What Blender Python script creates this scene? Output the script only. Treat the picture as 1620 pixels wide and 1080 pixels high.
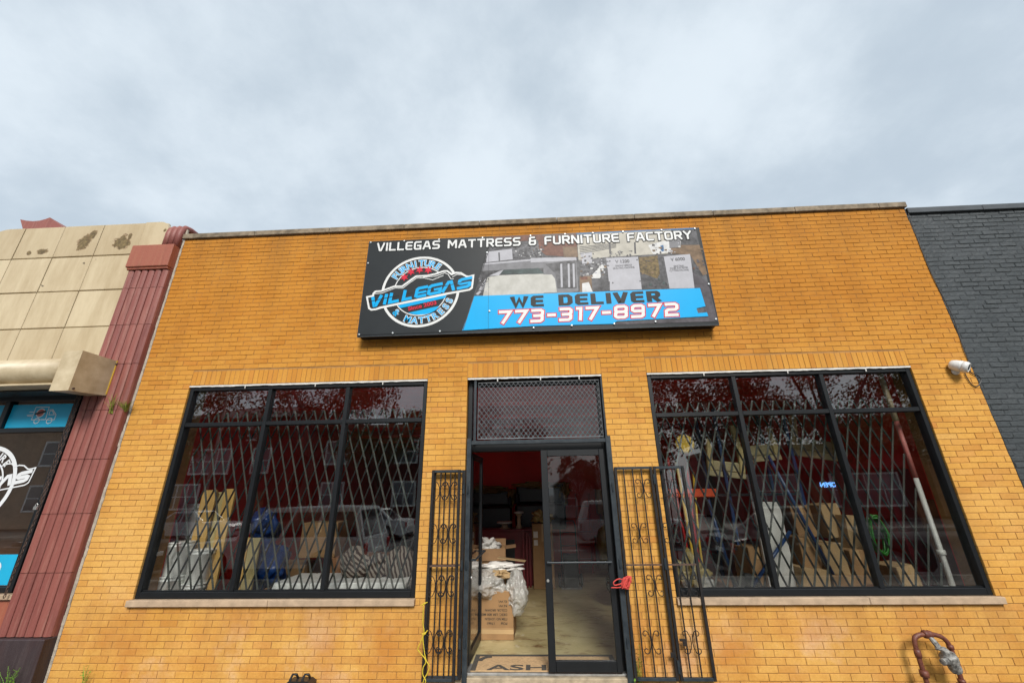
import bpy, bmesh, math, random
from mathutils import Vector, Matrix, noise as mnoise
R = math.radians
scene = bpy.context.scene
for o in list(bpy.data.objects): bpy.data.objects.remove(o)
COL = scene.collection

# ------------------------------------------------------------------ camera
FPX = 640.0                                    # focal length in pixels of a 1620 px wide frame
CAM = Vector((0.0, -5.223, 1.958))
YAW, PIT, ROL = -0.04604, 0.35622, -0.0156
_r = Vector((math.cos(YAW), -math.sin(YAW), 0)); _f = Vector((math.sin(YAW), math.cos(YAW), 0)); _z = Vector((0, 0, 1))
_fw = _f*math.cos(PIT) + _z*math.sin(PIT); _up = -_f*math.sin(PIT) + _z*math.cos(PIT)
RIGHT = _r*math.cos(ROL) + _up*math.sin(ROL); UP = -_r*math.sin(ROL) + _up*math.cos(ROL); FWD = _fw
cd = bpy.data.cameras.new('camera'); cam = bpy.data.objects.new('camera', cd); COL.objects.link(cam)
m = Matrix((( RIGHT.x, UP.x, -FWD.x, CAM.x), (RIGHT.y, UP.y, -FWD.y, CAM.y), (RIGHT.z, UP.z, -FWD.z, CAM.z), (0, 0, 0, 1)))
cam.matrix_world = m
cd.sensor_fit = 'HORIZONTAL'; cd.sensor_width = 36.0; cd.lens = 36.0*FPX/1620.0; cd.clip_start = 0.05; cd.clip_end = 800
scene.camera = cam

def at(u, v, y):
    """photo pixel -> point on the vertical plane y"""
    d = RIGHT*((u-810)/FPX) + UP*((540-v)/FPX) + FWD
    return CAM + d*((y-CAM.y)/d.y)
def atz(u, v, z):
    """photo pixel -> point on the level plane z"""
    d = RIGHT*((u-810)/FPX) + UP*((540-v)/FPX) + FWD
    return CAM + d*((z-CAM.z)/d.z)
def to_px(p):
    d = Vector(p)-CAM; w = d.dot(FWD)
    return 810+FPX*d.dot(RIGHT)/w, 540-FPX*d.dot(UP)/w

# ------------------------------------------------------------------ sky, sun, exposure
SUN_EL, SUN_AZ = R(38), R(170)                 # azimuth clockwise from +y (the facade looks towards -y)
world = bpy.data.worlds.new('World'); scene.world = world; world.use_nodes = True
nt = world.node_tree; N = nt.nodes; L = nt.links; N.clear()
out = N.new('ShaderNodeOutputWorld')
sky = N.new('ShaderNodeTexSky'); sky.sky_type = 'NISHITA'; sky.sun_disc = False
sky.sun_elevation = SUN_EL; sky.sun_rotation = SUN_AZ; sky.dust_density = 3.0; sky.air_density = 1.2
bg1 = N.new('ShaderNodeBackground'); bg1.inputs['Strength'].default_value = 0.05; L.new(sky.outputs[0], bg1.inputs['Color'])
tc = N.new('ShaderNodeTexCoord'); sep = N.new('ShaderNodeSeparateXYZ'); L.new(tc.outputs['Generated'], sep.inputs[0])
mx = N.new('ShaderNodeMath'); mx.operation = 'MAXIMUM'; L.new(sep.outputs['Z'], mx.inputs[0]); mx.inputs[1].default_value = 0.0
ad = N.new('ShaderNodeMath'); ad.operation = 'ADD'; L.new(mx.outputs[0], ad.inputs[0]); ad.inputs[1].default_value = 0.55
dv = N.new('ShaderNodeVectorMath'); dv.operation = 'DIVIDE'; L.new(tc.outputs['Generated'], dv.inputs[0])
cb = N.new('ShaderNodeCombineXYZ'); [L.new(ad.outputs[0], cb.inputs[i]) for i in range(3)]; L.new(cb.outputs[0], dv.inputs[1])
n1 = N.new('ShaderNodeTexNoise'); n1.inputs['Scale'].default_value = 2.6; n1.inputs['Detail'].default_value = 8; n1.inputs['Roughness'].default_value = 0.50; n1.inputs['Distortion'].default_value = 0.15
L.new(dv.outputs[0], n1.inputs['Vector'])
cr = N.new('ShaderNodeValToRGB'); cr.color_ramp.elements[0].position = 0.36; cr.color_ramp.elements[1].position = 0.66
cr.color_ramp.elements[0].color = (0.208, 0.242, 0.274, 1); cr.color_ramp.elements[1].color = (0.308, 0.340, 0.366, 1)
cr.color_ramp.interpolation = 'EASE'
n2 = N.new('ShaderNodeTexNoise'); n2.inputs['Scale'].default_value = 9.0; n2.inputs['Detail'].default_value = 9; n2.inputs['Roughness'].default_value = 0.62; L.new(dv.outputs[0], n2.inputs['Vector'])
mxn = N.new('ShaderNodeMix'); mxn.inputs[0].default_value = 0.22; L.new(n1.outputs[0], mxn.inputs[2]); L.new(n2.outputs[0], mxn.inputs[3]); L.new(mxn.outputs[0], cr.inputs[0])
bg2 = N.new('ShaderNodeBackground'); bg2.inputs['Strength'].default_value = 1.0; L.new(cr.outputs[0], bg2.inputs['Color'])
mxs = N.new('ShaderNodeMixShader'); mxs.inputs[0].default_value = 0.88
L.new(bg1.outputs[0], mxs.inputs[1]); L.new(bg2.outputs[0], mxs.inputs[2]); L.new(mxs.outputs[0], out.inputs['Surface'])
sd = bpy.data.lights.new('sun', 'SUN'); sd.energy = 1.5; sd.angle = R(20); sd.color = (1.0, 0.96, 0.90)
sun = bpy.data.objects.new('sun', sd); COL.objects.link(sun)
sdir = Vector((math.sin(SUN_AZ)*math.cos(SUN_EL), math.cos(SUN_AZ)*math.cos(SUN_EL), math.sin(SUN_EL)))
sun.rotation_euler = (-sdir).to_track_quat('-Z', 'Y').to_euler(); sun.location = (0, -20, 30)
vs = scene.view_settings; vs.view_transform = 'Standard'; vs.look = 'None'; vs.gamma = 1; vs.use_curve_mapping = False
vs.exposure = 1.5
scene.render.engine = 'CYCLES'
scene.cycles.max_bounces = 8; scene.cycles.transparent_max_bounces = 24; scene.cycles.glossy_bounces = 4
scene.render.resolution_x = 1024; scene.render.resolution_y = 682

# ------------------------------------------------------------------ helpers: objects
def tag(o, label=None, cat=None, group=None, kind=None):
    if label: o['label'] = label
    if cat: o['category'] = cat
    if group: o['group'] = group
    if kind: o['kind'] = kind
    return o
def empty(name, loc=(0, 0, 0), rz=0.0):
    o = bpy.data.objects.new(name, None); COL.objects.link(o); o.location = loc; o.rotation_euler = (0, 0, rz); o.empty_display_size = 0.1
    return o
def thing(name, label, cat, loc=(0, 0, 0), rz=0.0, group=None):
    return tag(empty(name, loc, rz), label, cat, group)
def link_copy(o, parent=None):
    c = o.copy(); COL.objects.link(c); c.parent = parent
    return c
def copy_tree(o, parent=None):
    c = link_copy(o, parent)
    for ch in list(o.children): copy_tree(ch, c)
    return c

class MB:
    """collects shapes; build() links them as one mesh object"""
    def __init__(s): s.v = []; s.f = []
    def add(s, vs, fs):
        b = len(s.v); s.v += [tuple(p) for p in vs]; s.f += [tuple(i+b for i in f) for f in fs]; return s
    def box(s, x0, x1, y0, y1, z0, z1, c=0.0):
        if c <= 0:
            vs = [(x, y, z) for z in (z0, z1) for y in (y0, y1) for x in (x0, x1)]
            return s.add(vs, [(0, 2, 3, 1), (4, 5, 7, 6), (0, 1, 5, 4), (2, 6, 7, 3), (0, 4, 6, 2), (1, 3, 7, 5)])
        bm = bmesh.new(); bmesh.ops.create_cube(bm, size=1)
        for v in bm.verts: v.co = ((x0+x1)/2+v.co.x*(x1-x0), (y0+y1)/2+v.co.y*(y1-y0), (z0+z1)/2+v.co.z*(z1-z0))
        bmesh.ops.bevel(bm, geom=bm.edges[:], offset=c, segments=1, affect='EDGES')
        bm.verts.index_update(); s.add([v.co[:] for v in bm.verts], [[v.index for v in f.verts] for f in bm.faces]); bm.free(); return s
    def obox(s, p0, p1, w, d, up=(0, -1, 0)):
        """bar from p0 to p1; w across, d along 'up'"""
        p0 = Vector(p0); p1 = Vector(p1); t = (p1-p0).normalized(); n = Vector(up); n = (n-t*n.dot(t)).normalized(); b = t.cross(n)
        vs = []
        for p in (p0, p1):
            for a, c in ((-1, -1), (1, -1), (1, 1), (-1, 1)): vs.append(p+b*(a*w/2)+n*(c*d/2))
        return s.add(vs, [(3, 2, 1, 0), (4, 5, 6, 7), (0, 1, 5, 4), (1, 2, 6, 5), (2, 3, 7, 6), (3, 0, 4, 7)])
    def tube(s, pts, r, n=8, caps=True):
        pts = [Vector(p) for p in pts]; k = len(pts); rs = r if isinstance(r, (list, tuple)) else [r]*k
        prev = None; rings = []
        for i, p in enumerate(pts):
            t = (pts[min(i+1, k-1)]-pts[max(i-1, 0)])
            if t.length < 1e-9: t = Vector((0, 0, 1))
            t.normalize()
            if prev is None:
                a = Vector((0, 0, 1)) if abs(t.z) < .9 else Vector((1, 0, 0)); u = t.cross(a).normalized()
            else: u = (prev-t*prev.dot(t)); u = u.normalized() if u.length > 1e-6 else t.orthogonal().normalized()
            prev = u; w = t.cross(u)
            rings.append([p+(u*math.cos(2*math.pi*j/n)+w*math.sin(2*math.pi*j/n))*rs[i] for j in range(n)])
        vs = [q for rg in rings for q in rg]; fs = []
        for i in range(k-1):
            for j in range(n): fs.append((i*n+j, i*n+(j+1) % n, (i+1)*n+(j+1) % n, (i+1)*n+j))
        if caps: fs.append(tuple(range(n-1, -1, -1))); fs.append(tuple((k-1)*n+j for j in range(n)))
        return s.add(vs, fs)
    def lathe(s, prof, n=20, o=(0, 0, 0), axis='z'):
        vs = []; fs = []
        for r, z in prof:
            for j in range(n):
                a = 2*math.pi*j/n; p = (r*math.cos(a), r*math.sin(a), z)
                if axis == 'x': p = (p[2], p[0], p[1])
                if axis == 'y': p = (p[0], p[2], p[1])
                vs.append((p[0]+o[0], p[1]+o[1], p[2]+o[2]))
        for i in range(len(prof)-1):
            for j in range(n): fs.append((i*n+j, i*n+(j+1) % n, (i+1)*n+(j+1) % n, (i+1)*n+j))
        fs.append(tuple(range(n-1, -1, -1))); fs.append(tuple((len(prof)-1)*n+j for j in range(n)))
        return s.add(vs, fs)
    def prism(s, poly, d0, d1, axis='y'):
        """polygon (2-D) pulled from d0 to d1 along axis"""
        def P(a, b, d): return (a, d, b) if axis == 'y' else ((d, a, b) if axis == 'x' else (a, b, d))
        k = len(poly); vs = [P(a, b, d0) for a, b in poly]+[P(a, b, d1) for a, b in poly]
        fs = [tuple(range(k)), tuple(range(2*k-1, k-1, -1))]+[(i, k+i, k+(i+1) % k, (i+1) % k) for i in range(k)]
        return s.add(vs, fs)
    def poly(s, pts): return s.add(pts, [tuple(range(len(pts)))])
    def build(s, name, mat, parent=None, smooth=False, loc=None, fix=True):
        me = bpy.data.meshes.new(name); me.from_pydata(s.v, [], s.f); me.validate()
        if fix:
            bm = bmesh.new(); bm.from_mesh(me); bmesh.ops.recalc_face_normals(bm, faces=bm.faces); bm.to_mesh(me); bm.free()
        if mat: me.materials.append(mat)
        if smooth:
            for p in me.polygons: p.use_smooth = True
        o = bpy.data.objects.new(name, me); COL.objects.link(o); o.parent = parent
        if loc: o.location = loc
        return o

# ------------------------------------------------------------------ helpers: materials
def new_mat(name):
    m = bpy.data.materials.new(name); m.use_nodes = True; n = m.node_tree.nodes; b = n['Principled BSDF']
    return m, n, m.node_tree.links, b
def mat(name, col, rough=0.6, var=0.12, scale=6.0, bump=0.15, bscale=40.0, metal=0.0, spec=0.5, col2=None, detail=5):
    m, n, l, b = new_mat(name)
    b.inputs['Roughness'].default_value = rough; b.inputs['Metallic'].default_value = metal
    b.inputs['Specular IOR Level'].default_value = spec
    g = n.new('ShaderNodeNewGeometry')
    t = n.new('ShaderNodeTexNoise'); t.inputs['Scale'].default_value = scale; t.inputs['Detail'].default_value = detail; t.inputs['Roughness'].default_value = .6
    l.new(g.outputs['Position'], t.inputs['Vector'])
    r = n.new('ShaderNodeValToRGB'); r.color_ramp.elements[0].position = .32; r.color_ramp.elements[1].position = .68
    c2 = col2 or tuple(min(1, c*(1+var)) for c in col); c1 = col if col2 else tuple(c*(1-var) for c in col)
    r.color_ramp.elements[0].color = (*c1, 1); r.color_ramp.elements[1].color = (*c2, 1)
    l.new(t.outputs[0], r.inputs[0]); l.new(r.outputs[0], b.inputs['Base Color'])
    if bump > 0:
        t2 = n.new('ShaderNodeTexNoise'); t2.inputs['Scale'].default_value = bscale; t2.inputs['Detail'].default_value = 4
        l.new(g.outputs['Position'], t2.inputs['Vector'])
        bp = n.new('ShaderNodeBump'); bp.inputs['Strength'].default_value = bump; bp.inputs['Distance'].default_value = .01
        l.new(t2.outputs[0], bp.inputs['Height']); l.new(bp.outputs[0], b.inputs['Normal'])
    return m
def mixc(n, l, a, b, fac, mode='MIX'):
    x = n.new('ShaderNodeMix'); x.data_type = 'RGBA'; x.blend_type = mode; x.clamp_factor = True
    for sock, val in ((x.inputs[0], fac), (x.inputs[6], a), (x.inputs[7], b)):
        if hasattr(val, 'is_linked') or hasattr(val, 'links'): l.new(val, sock)
        else: sock.default_value = val if not isinstance(val, tuple) else ((*val, 1) if len(val) == 3 else val)
    return x.outputs[2]
def noise_ramp(n, l, vec, scale, lo, hi, detail=5, rough=.6, dist=0.0, stretch=None):
    if stretch:
        mp = n.new('ShaderNodeMapping'); mp.inputs['Scale'].default_value = stretch; l.new(vec, mp.inputs[0]); vec = mp.outputs[0]
    t = n.new('ShaderNodeTexNoise'); t.inputs['Scale'].default_value = scale; t.inputs['Detail'].default_value = detail
    t.inputs['Roughness'].default_value = rough; t.inputs['Distortion'].default_value = dist; l.new(vec, t.inputs['Vector'])
    mr = n.new('ShaderNodeMapRange'); mr.inputs[1].default_value = lo; mr.inputs[2].default_value = hi; l.new(t.outputs[0], mr.inputs[0])
    return mr.outputs[0]
def piece_random(n, l):
    """one random number for each brick, joined or single"""
    oi = n.new('ShaderNodeObjectInfo'); g = n.new('ShaderNodeNewGeometry')
    a = n.new('ShaderNodeMath'); a.operation = 'ADD'; l.new(oi.outputs['Random'], a.inputs[0]); l.new(g.outputs['Random Per Island'], a.inputs[1])
    f = n.new('ShaderNodeMath'); f.operation = 'FRACT'; l.new(a.outputs[0], f.inputs[0])
    return f.outputs[0], g
def z_range(n, l, g, z0, z1):
    s = n.new('ShaderNodeSeparateXYZ'); l.new(g.outputs['Position'], s.inputs[0])
    mr = n.new('ShaderNodeMapRange'); mr.inputs[1].default_value = z0; mr.inputs[2].default_value = z1; l.new(s.outputs['Z'], mr.inputs[0])
    return mr.outputs[0]
def mul(n, l, a, b):
    x = n.new('ShaderNodeMath'); x.operation = 'MULTIPLY'
    for s_, val in ((x.inputs[0], a), (x.inputs[1], b)):
        if isinstance(val, (int, float)): s_.default_value = val
        else: l.new(val, s_)
    return x.outputs[0]

def brick_material():
    m, n, l, b = new_mat('yellow_brick')
    rnd, g = piece_random(n, l); pos = g.outputs['Position']
    r = n.new('ShaderNodeValToRGB'); e = r.color_ramp.elements
    e[0].position = 0; e[0].color = (.460, .185, .032, 1); e[1].position = 1; e[1].color = (.680, .390, .105, 1)
    for p_, c_ in ((.06, (.565, .250, .044)), (.35, (.625, .310, .055)), (.62, (.655, .338, .064)), (.88, (.665, .352, .076)), (.95, (.560, .225, .048))):
        k = e.new(p_); k.color = (*c_, 1)
    l.new(rnd, r.inputs[0])
    # ochre weathering higher up the parapet and in vague patches
    hi = z_range(n, l, g, 2.9, 4.6); pat = noise_ramp(n, l, pos, .62, .30, .66, 5)
    c = mixc(n, l, r.outputs[0], (.535, .215, .021), mul(n, l, hi, .85)); c = mixc(n, l, c, (.42, .150, .012), mul(n, l, mul(n, l, hi, pat), .75))
    mott = noise_ramp(n, l, pos, 2.6, .35, .70, 6); c = mixc(n, l, c, (.66, .33, .058), mul(n, l, mott, .30))
    # dark rain stains under the coping
    top = z_range(n, l, g, 4.9, 5.75); st = noise_ramp(n, l, pos, 2.2, .40, .72, 6, .65, 0, (1, 1, .25))
    c = mixc(n, l, c, (.13, .075, .028), mul(n, l, mul(n, l, top, st), .55))
    # long rain streaks and grime over the whole front
    sk = noise_ramp(n, l, pos, 1.7, .46, .80, 7, .68, 0, (1.6, 1.6, .22)); c = mixc(n, l, c, (.28, .115, .018), mul(n, l, sk, .55))
    gr_ = noise_ramp(n, l, pos, .9, .56, .82, 8, .7, .4); c = mixc(n, l, c, (.27, .13, .035), mul(n, l, gr_, .30))
    # paler, sun-bleached band of brick up to the window heads
    pale_ = mul(n, l, z_range(n, l, g, 3.6, 1.2), noise_ramp(n, l, pos, 1.1, .30, .62, 5)); c = mixc(n, l, c, (.74, .445, .135), mul(n, l, pale_, .70))
    # pale salt bloom, in blotches
    ef = noise_ramp(n, l, pos, 1.1, .54, .74, 7, .68); lo = z_range(n, l, g, 1.1, .5)
    c = mixc(n, l, c, (.70, .47, .31), mul(n, l, mul(n, l, ef, lo), .95))
    # orange rust and soot near the ground line
    og = noise_ramp(n, l, pos, 1.6, .44, .68, 6); c = mixc(n, l, c, (.50, .185, .028), mul(n, l, mul(n, l, og, lo), .75))
    us = mul(n, l, mul(n, l, z_range(n, l, g, .20, .76), z_range(n, l, g, .86, .77)), noise_ramp(n, l, pos, 2.6, .38, .62, 6, .7, 0, (1.5, 1.5, .3)))
    c = mixc(n, l, c, (.40, .19, .055), mul(n, l, us, .55))
    # iron specks
    sp = noise_ramp(n, l, pos, 120, .63, .72, 3, .5); c = mixc(n, l, c, (.17, .07, .015), mul(n, l, sp, .7))
    fine = noise_ramp(n, l, pos, 38, .35, .75, 6, .7); c = mixc(n, l, c, (.36, .14, .020), mul(n, l, fine, .40))
    l.new(c, b.inputs['Base Color']); b.inputs['Roughness'].default_value = .82; b.inputs['Specular IOR Level'].default_value = .25
    t2 = n.new('ShaderNodeTexNoise'); t2.inputs['Scale'].default_value = 90; t2.inputs['Detail'].default_value = 5; l.new(pos, t2.inputs['Vector'])
    bp = n.new('ShaderNodeBump'); bp.inputs['Strength'].default_value = .35; bp.inputs['Distance'].default_value = .006
    l.new(t2.outputs[0], bp.inputs['Height']); l.new(bp.outputs[0], b.inputs['Normal'])
    return m
def dark_brick_material():
    m, n, l, b = new_mat('slate_painted_brick')
    rnd, g = piece_random(n, l); pos = g.outputs['Position']
    r = n.new('ShaderNodeValToRGB'); e = r.color_ramp.elements
    e[0].color = (.050, .058, .062, 1); e[1].color = (.064, .072, .076, 1); l.new(rnd, r.inputs[0])
    c = mixc(n, l, r.outputs[0], (.070, .080, .088), mul(n, l, noise_ramp(n, l, pos, 3, .5, .8, 6), .6))
    c = mixc(n, l, c, (.105, .118, .125), mul(n, l, noise_ramp(n, l, pos, 1.3, .48, .80, 8, .7, .3, (1.3, 1.3, .35)), .55)); c = mixc(n, l, c, (.020, .026, .030), mul(n, l, noise_ramp(n, l, pos, 2.1, .52, .8, 8, .7, 0, (1.6, 1.6, .2)), .6))
    chips = noise_ramp(n, l, pos, 9, .72, .76, 6, .7); c = mixc(n, l, c, (.26, .22, .19), mul(n, l, chips, .7))
    l.new(c, b.inputs['Base Color']); b.inputs['Roughness'].default_value = .50; b.inputs['Specular IOR Level'].default_value = .35
    t2 = n.new('ShaderNodeTexNoise'); t2.inputs['Scale'].default_value = 22; t2.inputs['Detail'].default_value = 6; l.new(pos, t2.inputs['Vector'])
    bp = n.new('ShaderNodeBump'); bp.inputs['Strength'].default_value = .5; bp.inputs['Distance'].default_value = .02
    l.new(t2.outputs[0], bp.inputs['Height']); l.new(bp.outputs[0], b.inputs['Normal'])
    return m
def tile_material():
    m, n, l, b = new_mat('cream_terracotta_tile')
    rnd, g = piece_random(n, l); pos = g.outputs['Position']
    r = n.new('ShaderNodeValToRGB'); e = r.color_ramp.elements
    e[0].color = (.54, .43, .265, 1); e[1].color = (.66, .545, .355, 1); l.new(rnd, r.inputs[0])
    c = mixc(n, l, r.outputs[0], (.36, .25, .12), mul(n, l, noise_ramp(n, l, pos, 2.4, .42, .78, 8, .7, 0, (1.4, 1.4, .28)), .75))
    # broken glaze: dark patches near the top
    def chipped(cx_, cz_, rad, sx=1.0):
        nonlocal c
        mp = n.new('ShaderNodeMapping'); mp.inputs['Location'].default_value = (-cx_*sx, 0, -cz_); mp.inputs['Scale'].default_value = (sx, 0, 1); l.new(pos, mp.inputs[0])
        ln = n.new('ShaderNodeVectorMath'); ln.operation = 'LENGTH'; l.new(mp.outputs[0], ln.inputs[0])
        tn = n.new('ShaderNodeTexNoise'); tn.inputs['Scale'].default_value = 9; tn.inputs['Detail'].default_value = 8; tn.inputs['Roughness'].default_value = .7; l.new(pos, tn.inputs['Vector'])
        sm_ = n.new('ShaderNodeMath'); sm_.operation = 'MULTIPLY_ADD'; l.new(tn.outputs[0], sm_.inputs[0]); sm_.inputs[1].default_value = rad*2.6; l.new(ln.outputs['Value'], sm_.inputs[2])
        mr = n.new('ShaderNodeMapRange'); mr.inputs[1].default_value = rad*2.1; mr.inputs[2].default_value = rad*2.16; mr.inputs[3].default_value = 1; mr.inputs[4].default_value = 0; l.new(sm_.outputs[0], mr.inputs[0])
        rim = n.new('ShaderNodeMapRange'); rim.inputs[1].default_value = rad*2.16; rim.inputs[2].default_value = rad*2.26; rim.inputs[3].default_value = 1; rim.inputs[4].default_value = 0; l.new(sm_.outputs[0], rim.inputs[0])
        c = mixc(n, l, c, (.18, .075, .02), mul(n, l, rim.outputs[0], .8)); inner = mixc(n, l, (.11, .068, .018), (.26, .18, .065), noise_ramp(n, l, pos, 26, .4, .65, 6)); c = mixc(n, l, c, inner, mr.outputs[0])
    for (uu, vv, rr, sx_) in ((133, 384, .15, 1.2), (193, 384, .13, .9), (147, 372, .09, 1.4), (205, 376, .07, 1.8), (68, 398, .06, .6), (45, 400, .045, 1), (262, 365, .03, 1)):
        q_ = at(uu, vv, -.03); chipped(q_.x, q_.z, rr, sx_)
    pits = noise_ramp(n, l, pos, 8, .735, .745, 3, .5); c = mixc(n, l, c, (.13, .095, .05), pits)
    l.new(c, b.inputs['Base Color']); b.inputs['Roughness'].default_value = .38
    t2 = n.new('ShaderNodeTexNoise'); t2.inputs['Scale'].default_value = 8; t2.inputs['Detail'].default_value = 6; l.new(pos, t2.inputs['Vector'])
    bp = n.new('ShaderNodeBump'); bp.inputs['Strength'].default_value = .12; bp.inputs['Distance'].default_value = .02
    l.new(t2.outputs[0], bp.inputs['Height']); l.new(bp.outputs[0], b.inputs['Normal'])
    return m
def reed_material(name, c0, c1, chalk):
    m, n, l, b = new_mat(name)
    rnd, g = piece_random(n, l); pos = g.outputs['Position']
    c = mixc(n, l, c0, c1, rnd)
    c = mixc(n, l, c, chalk, mul(n, l, noise_ramp(n, l, pos, 14, .50, .80, 7, .7, 0, (1.5, 1.5, .12)), .55))
    c = mixc(n, l, c, (.05, .014, .012), mul(n, l, noise_ramp(n, l, pos, 5, .55, .85, 6, .6, 0, (1.5, 1.5, .2)), .6))
    l.new(c, b.inputs['Base Color']); b.inputs['Roughness'].default_value = .55
    t2 = n.new('ShaderNodeTexNoise'); t2.inputs['Scale'].default_value = 40; t2.inputs['Detail'].default_value = 5; l.new(pos, t2.inputs['Vector'])
    bp = n.new('ShaderNodeBump'); bp.inputs['Strength'].default_value = .25; bp.inputs['Distance'].default_value = .01
    l.new(t2.outputs[0], bp.inputs['Height']); l.new(bp.outputs[0], b.inputs['Normal'])
    return m
def glass_material(name, ior=2.1, tint=(.96, .97, .965)):
    m, n, l, b = new_mat(name); n.remove(b); o = n['Material Output']
    # Schlick reflectance, the same from either side of the sheet
    g = n.new('ShaderNodeNewGeometry'); dt = n.new('ShaderNodeVectorMath'); dt.operation = 'DOT_PRODUCT'; l.new(g.outputs['Incoming'], dt.inputs[0]); l.new(g.outputs['Normal'], dt.inputs[1])
    def mth(op, a_, b_=None):
        q = n.new('ShaderNodeMath'); q.operation = op
        for i_, v_ in enumerate((a_, b_)):
            if v_ is None: continue
            if isinstance(v_, (int, float)): q.inputs[i_].default_value = v_
            else: l.new(v_, q.inputs[i_])
        return q.outputs[0]
    f0 = ((ior-1)/(ior+1))**2
    fres = mth('ADD', mth('MULTIPLY', mth('POWER', mth('SUBTRACT', 1.0, mth('ABSOLUTE', dt.outputs['Value'])), 5.0), 1-f0), f0)
    t2 = n.new('ShaderNodeTexNoise'); t2.inputs['Scale'].default_value = .9; t2.inputs['Detail'].default_value = 1
    l.new(g.outputs['Position'], t2.inputs['Vector'])
    bp = n.new('ShaderNodeBump'); bp.inputs['Strength'].default_value = .0025; bp.inputs['Distance'].default_value = .02; l.new(t2.outputs[0], bp.inputs['Height'])
    tr = n.new('ShaderNodeBsdfTransparent'); tr.inputs[0].default_value = (*tint, 1)
    gl = n.new('ShaderNodeBsdfGlossy'); gl.inputs['Roughness'].default_value = 0.0; l.new(bp.outputs[0], gl.inputs['Normal'])
    mx = n.new('ShaderNodeMixShader'); l.new(fres, mx.inputs[0]); l.new(tr.outputs[0], mx.inputs[1]); l.new(gl.outputs[0], mx.inputs[2])
    l.new(mx.outputs[0], o.inputs['Surface'])
    return m
def film_material(name, col, alpha=.35, rough=.18):
    """clear plastic wrap: glossy folds over a partly see-through film"""
    m, n, l, b = new_mat(name); o = n['Material Output']
    b.inputs['Base Color'].default_value = (*col, 1); b.inputs['Roughness'].default_value = rough; b.inputs['Specular IOR Level'].default_value = .8
    g = n.new('ShaderNodeNewGeometry'); t2 = n.new('ShaderNodeTexNoise'); t2.inputs['Scale'].default_value = 14; t2.inputs['Detail'].default_value = 6; l.new(g.outputs['Position'], t2.inputs['Vector'])
    bp = n.new('ShaderNodeBump'); bp.inputs['Strength'].default_value = .8; bp.inputs['Distance'].default_value = .05; l.new(t2.outputs[0], bp.inputs['Height']); l.new(bp.outputs[0], b.inputs['Normal'])
    tr = n.new('ShaderNodeBsdfTransparent'); tr.inputs[0].default_value = (.95, .95, .93, 1)
    mx = n.new('ShaderNodeMixShader'); mx.inputs[0].default_value = 1-alpha; l.new(tr.outputs[0], mx.inputs[1]); l.new(b.outputs[0], mx.inputs[2]); l.new(mx.outputs[0], o.inputs['Surface'])
    return m
def stripe_material(name, ca, cb_, scale, rot):
    m, n, l, b = new_mat(name)
    tcn = n.new('ShaderNodeTexCoord'); mp = n.new('ShaderNodeMapping'); mp.inputs['Rotation'].default_value = rot; l.new(tcn.outputs['Object'], mp.inputs[0])
    w = n.new('ShaderNodeTexWave'); w.inputs['Scale'].default_value = scale; w.inputs['Distortion'].default_value = 4; w.inputs['Detail'].default_value = 2; l.new(mp.outputs[0], w.inputs['Vector'])
    r = n.new('ShaderNodeValToRGB'); r.color_ramp.elements[0].position = .45; r.color_ramp.elements[1].position = .55
    r.color_ramp.elements[0].color = (*ca, 1); r.color_ramp.elements[1].color = (*cb_, 1); l.new(w.outputs[0], r.inputs[0]); l.new(r.outputs[0], b.inputs['Base Color'])
    b.inputs['Roughness'].default_value = .85
    return m
def floor_material():
    m, n, l, b = new_mat('worn_shop_floor')
    g = n.new('ShaderNodeNewGeometry'); pos = g.outputs['Position']
    c = mixc(n, l, (.38, .31, .145), (.52, .44, .24), noise_ramp(n, l, pos, 2.2, .35, .65, 6))
    c = mixc(n, l, c, (.15, .075, .030), noise_ramp(n, l, pos, 2.6, .52, .68, 8, .70, .3, (1, 2.2, 1)))
    c = mixc(n, l, c, (.60, .56, .46), mul(n, l, noise_ramp(n, l, pos, 6.5, .60, .68, 8, .7), .7))
    l.new(c, b.inputs['Base Color']); b.inputs['Roughness'].default_value = .33
    t2 = n.new('ShaderNodeTexNoise'); t2.inputs['Scale'].default_value = 20; t2.inputs['Detail'].default_value = 6; l.new(pos, t2.inputs['Vector'])
    bp = n.new('ShaderNodeBump'); bp.inputs['Strength'].default_value = .2; bp.inputs['Distance'].default_value = .01; l.new(t2.outputs[0], bp.inputs['Height']); l.new(bp.outputs[0], b.inputs['Normal'])
    return m
def emit_material(name, col, s):
    m, n, l, b = new_mat(name); b.inputs['Emission Color'].default_value = (*col, 1); b.inputs['Emission Strength'].default_value = s; b.inputs['Base Color'].default_value = (*col, 1)
    return m
M = {}
M['brick'] = brick_material(); M['dark_brick'] = dark_brick_material(); M['tile'] = tile_material()
M['mortar'] = mat('mortar', (.36, .185, .058), .9, .3, 3, .5, 60)
M['pale_mortar'] = mat('pale_mortar', (.42, .37, .30), .9, .3, 12, .8, 50)
M['tile_joint'] = mat('rusty_tile_joint', (.16, .075, .025), .9, .4, 5, .2)
M['dark_mortar'] = mat('painted_mortar', (.028, .034, .040), .6, .2, 8, .5, 30)
M['stone'] = mat('limestone_coping', (.13, .10, .065), .85, .3, 9, .45, 60, col2=(.33, .26, .18))
M['sill'] = mat('limestone_sill', (.46, .335, .225), .85, .18, 9, .3, 70)
M['dark_coping'] = mat('dark_metal_coping', (.060, .068, .076), .45, .2, 3, .1)
M['frame'] = mat('black_aluminium', (.0075, .009, .011), .40, .2, 5, .03, 60, spec=.4)
M['iron'] = mat('black_painted_iron', (.010, .012, .015), .50, .4, 18, .25, 60, spec=.25, col2=(.028, .022, .019))
M['iron_worn'] = mat('worn_dark_blue_iron', (.016, .024, .032), .48, .5, 16, .2, 60, spec=.3, col2=(.040, .050, .058))
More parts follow.
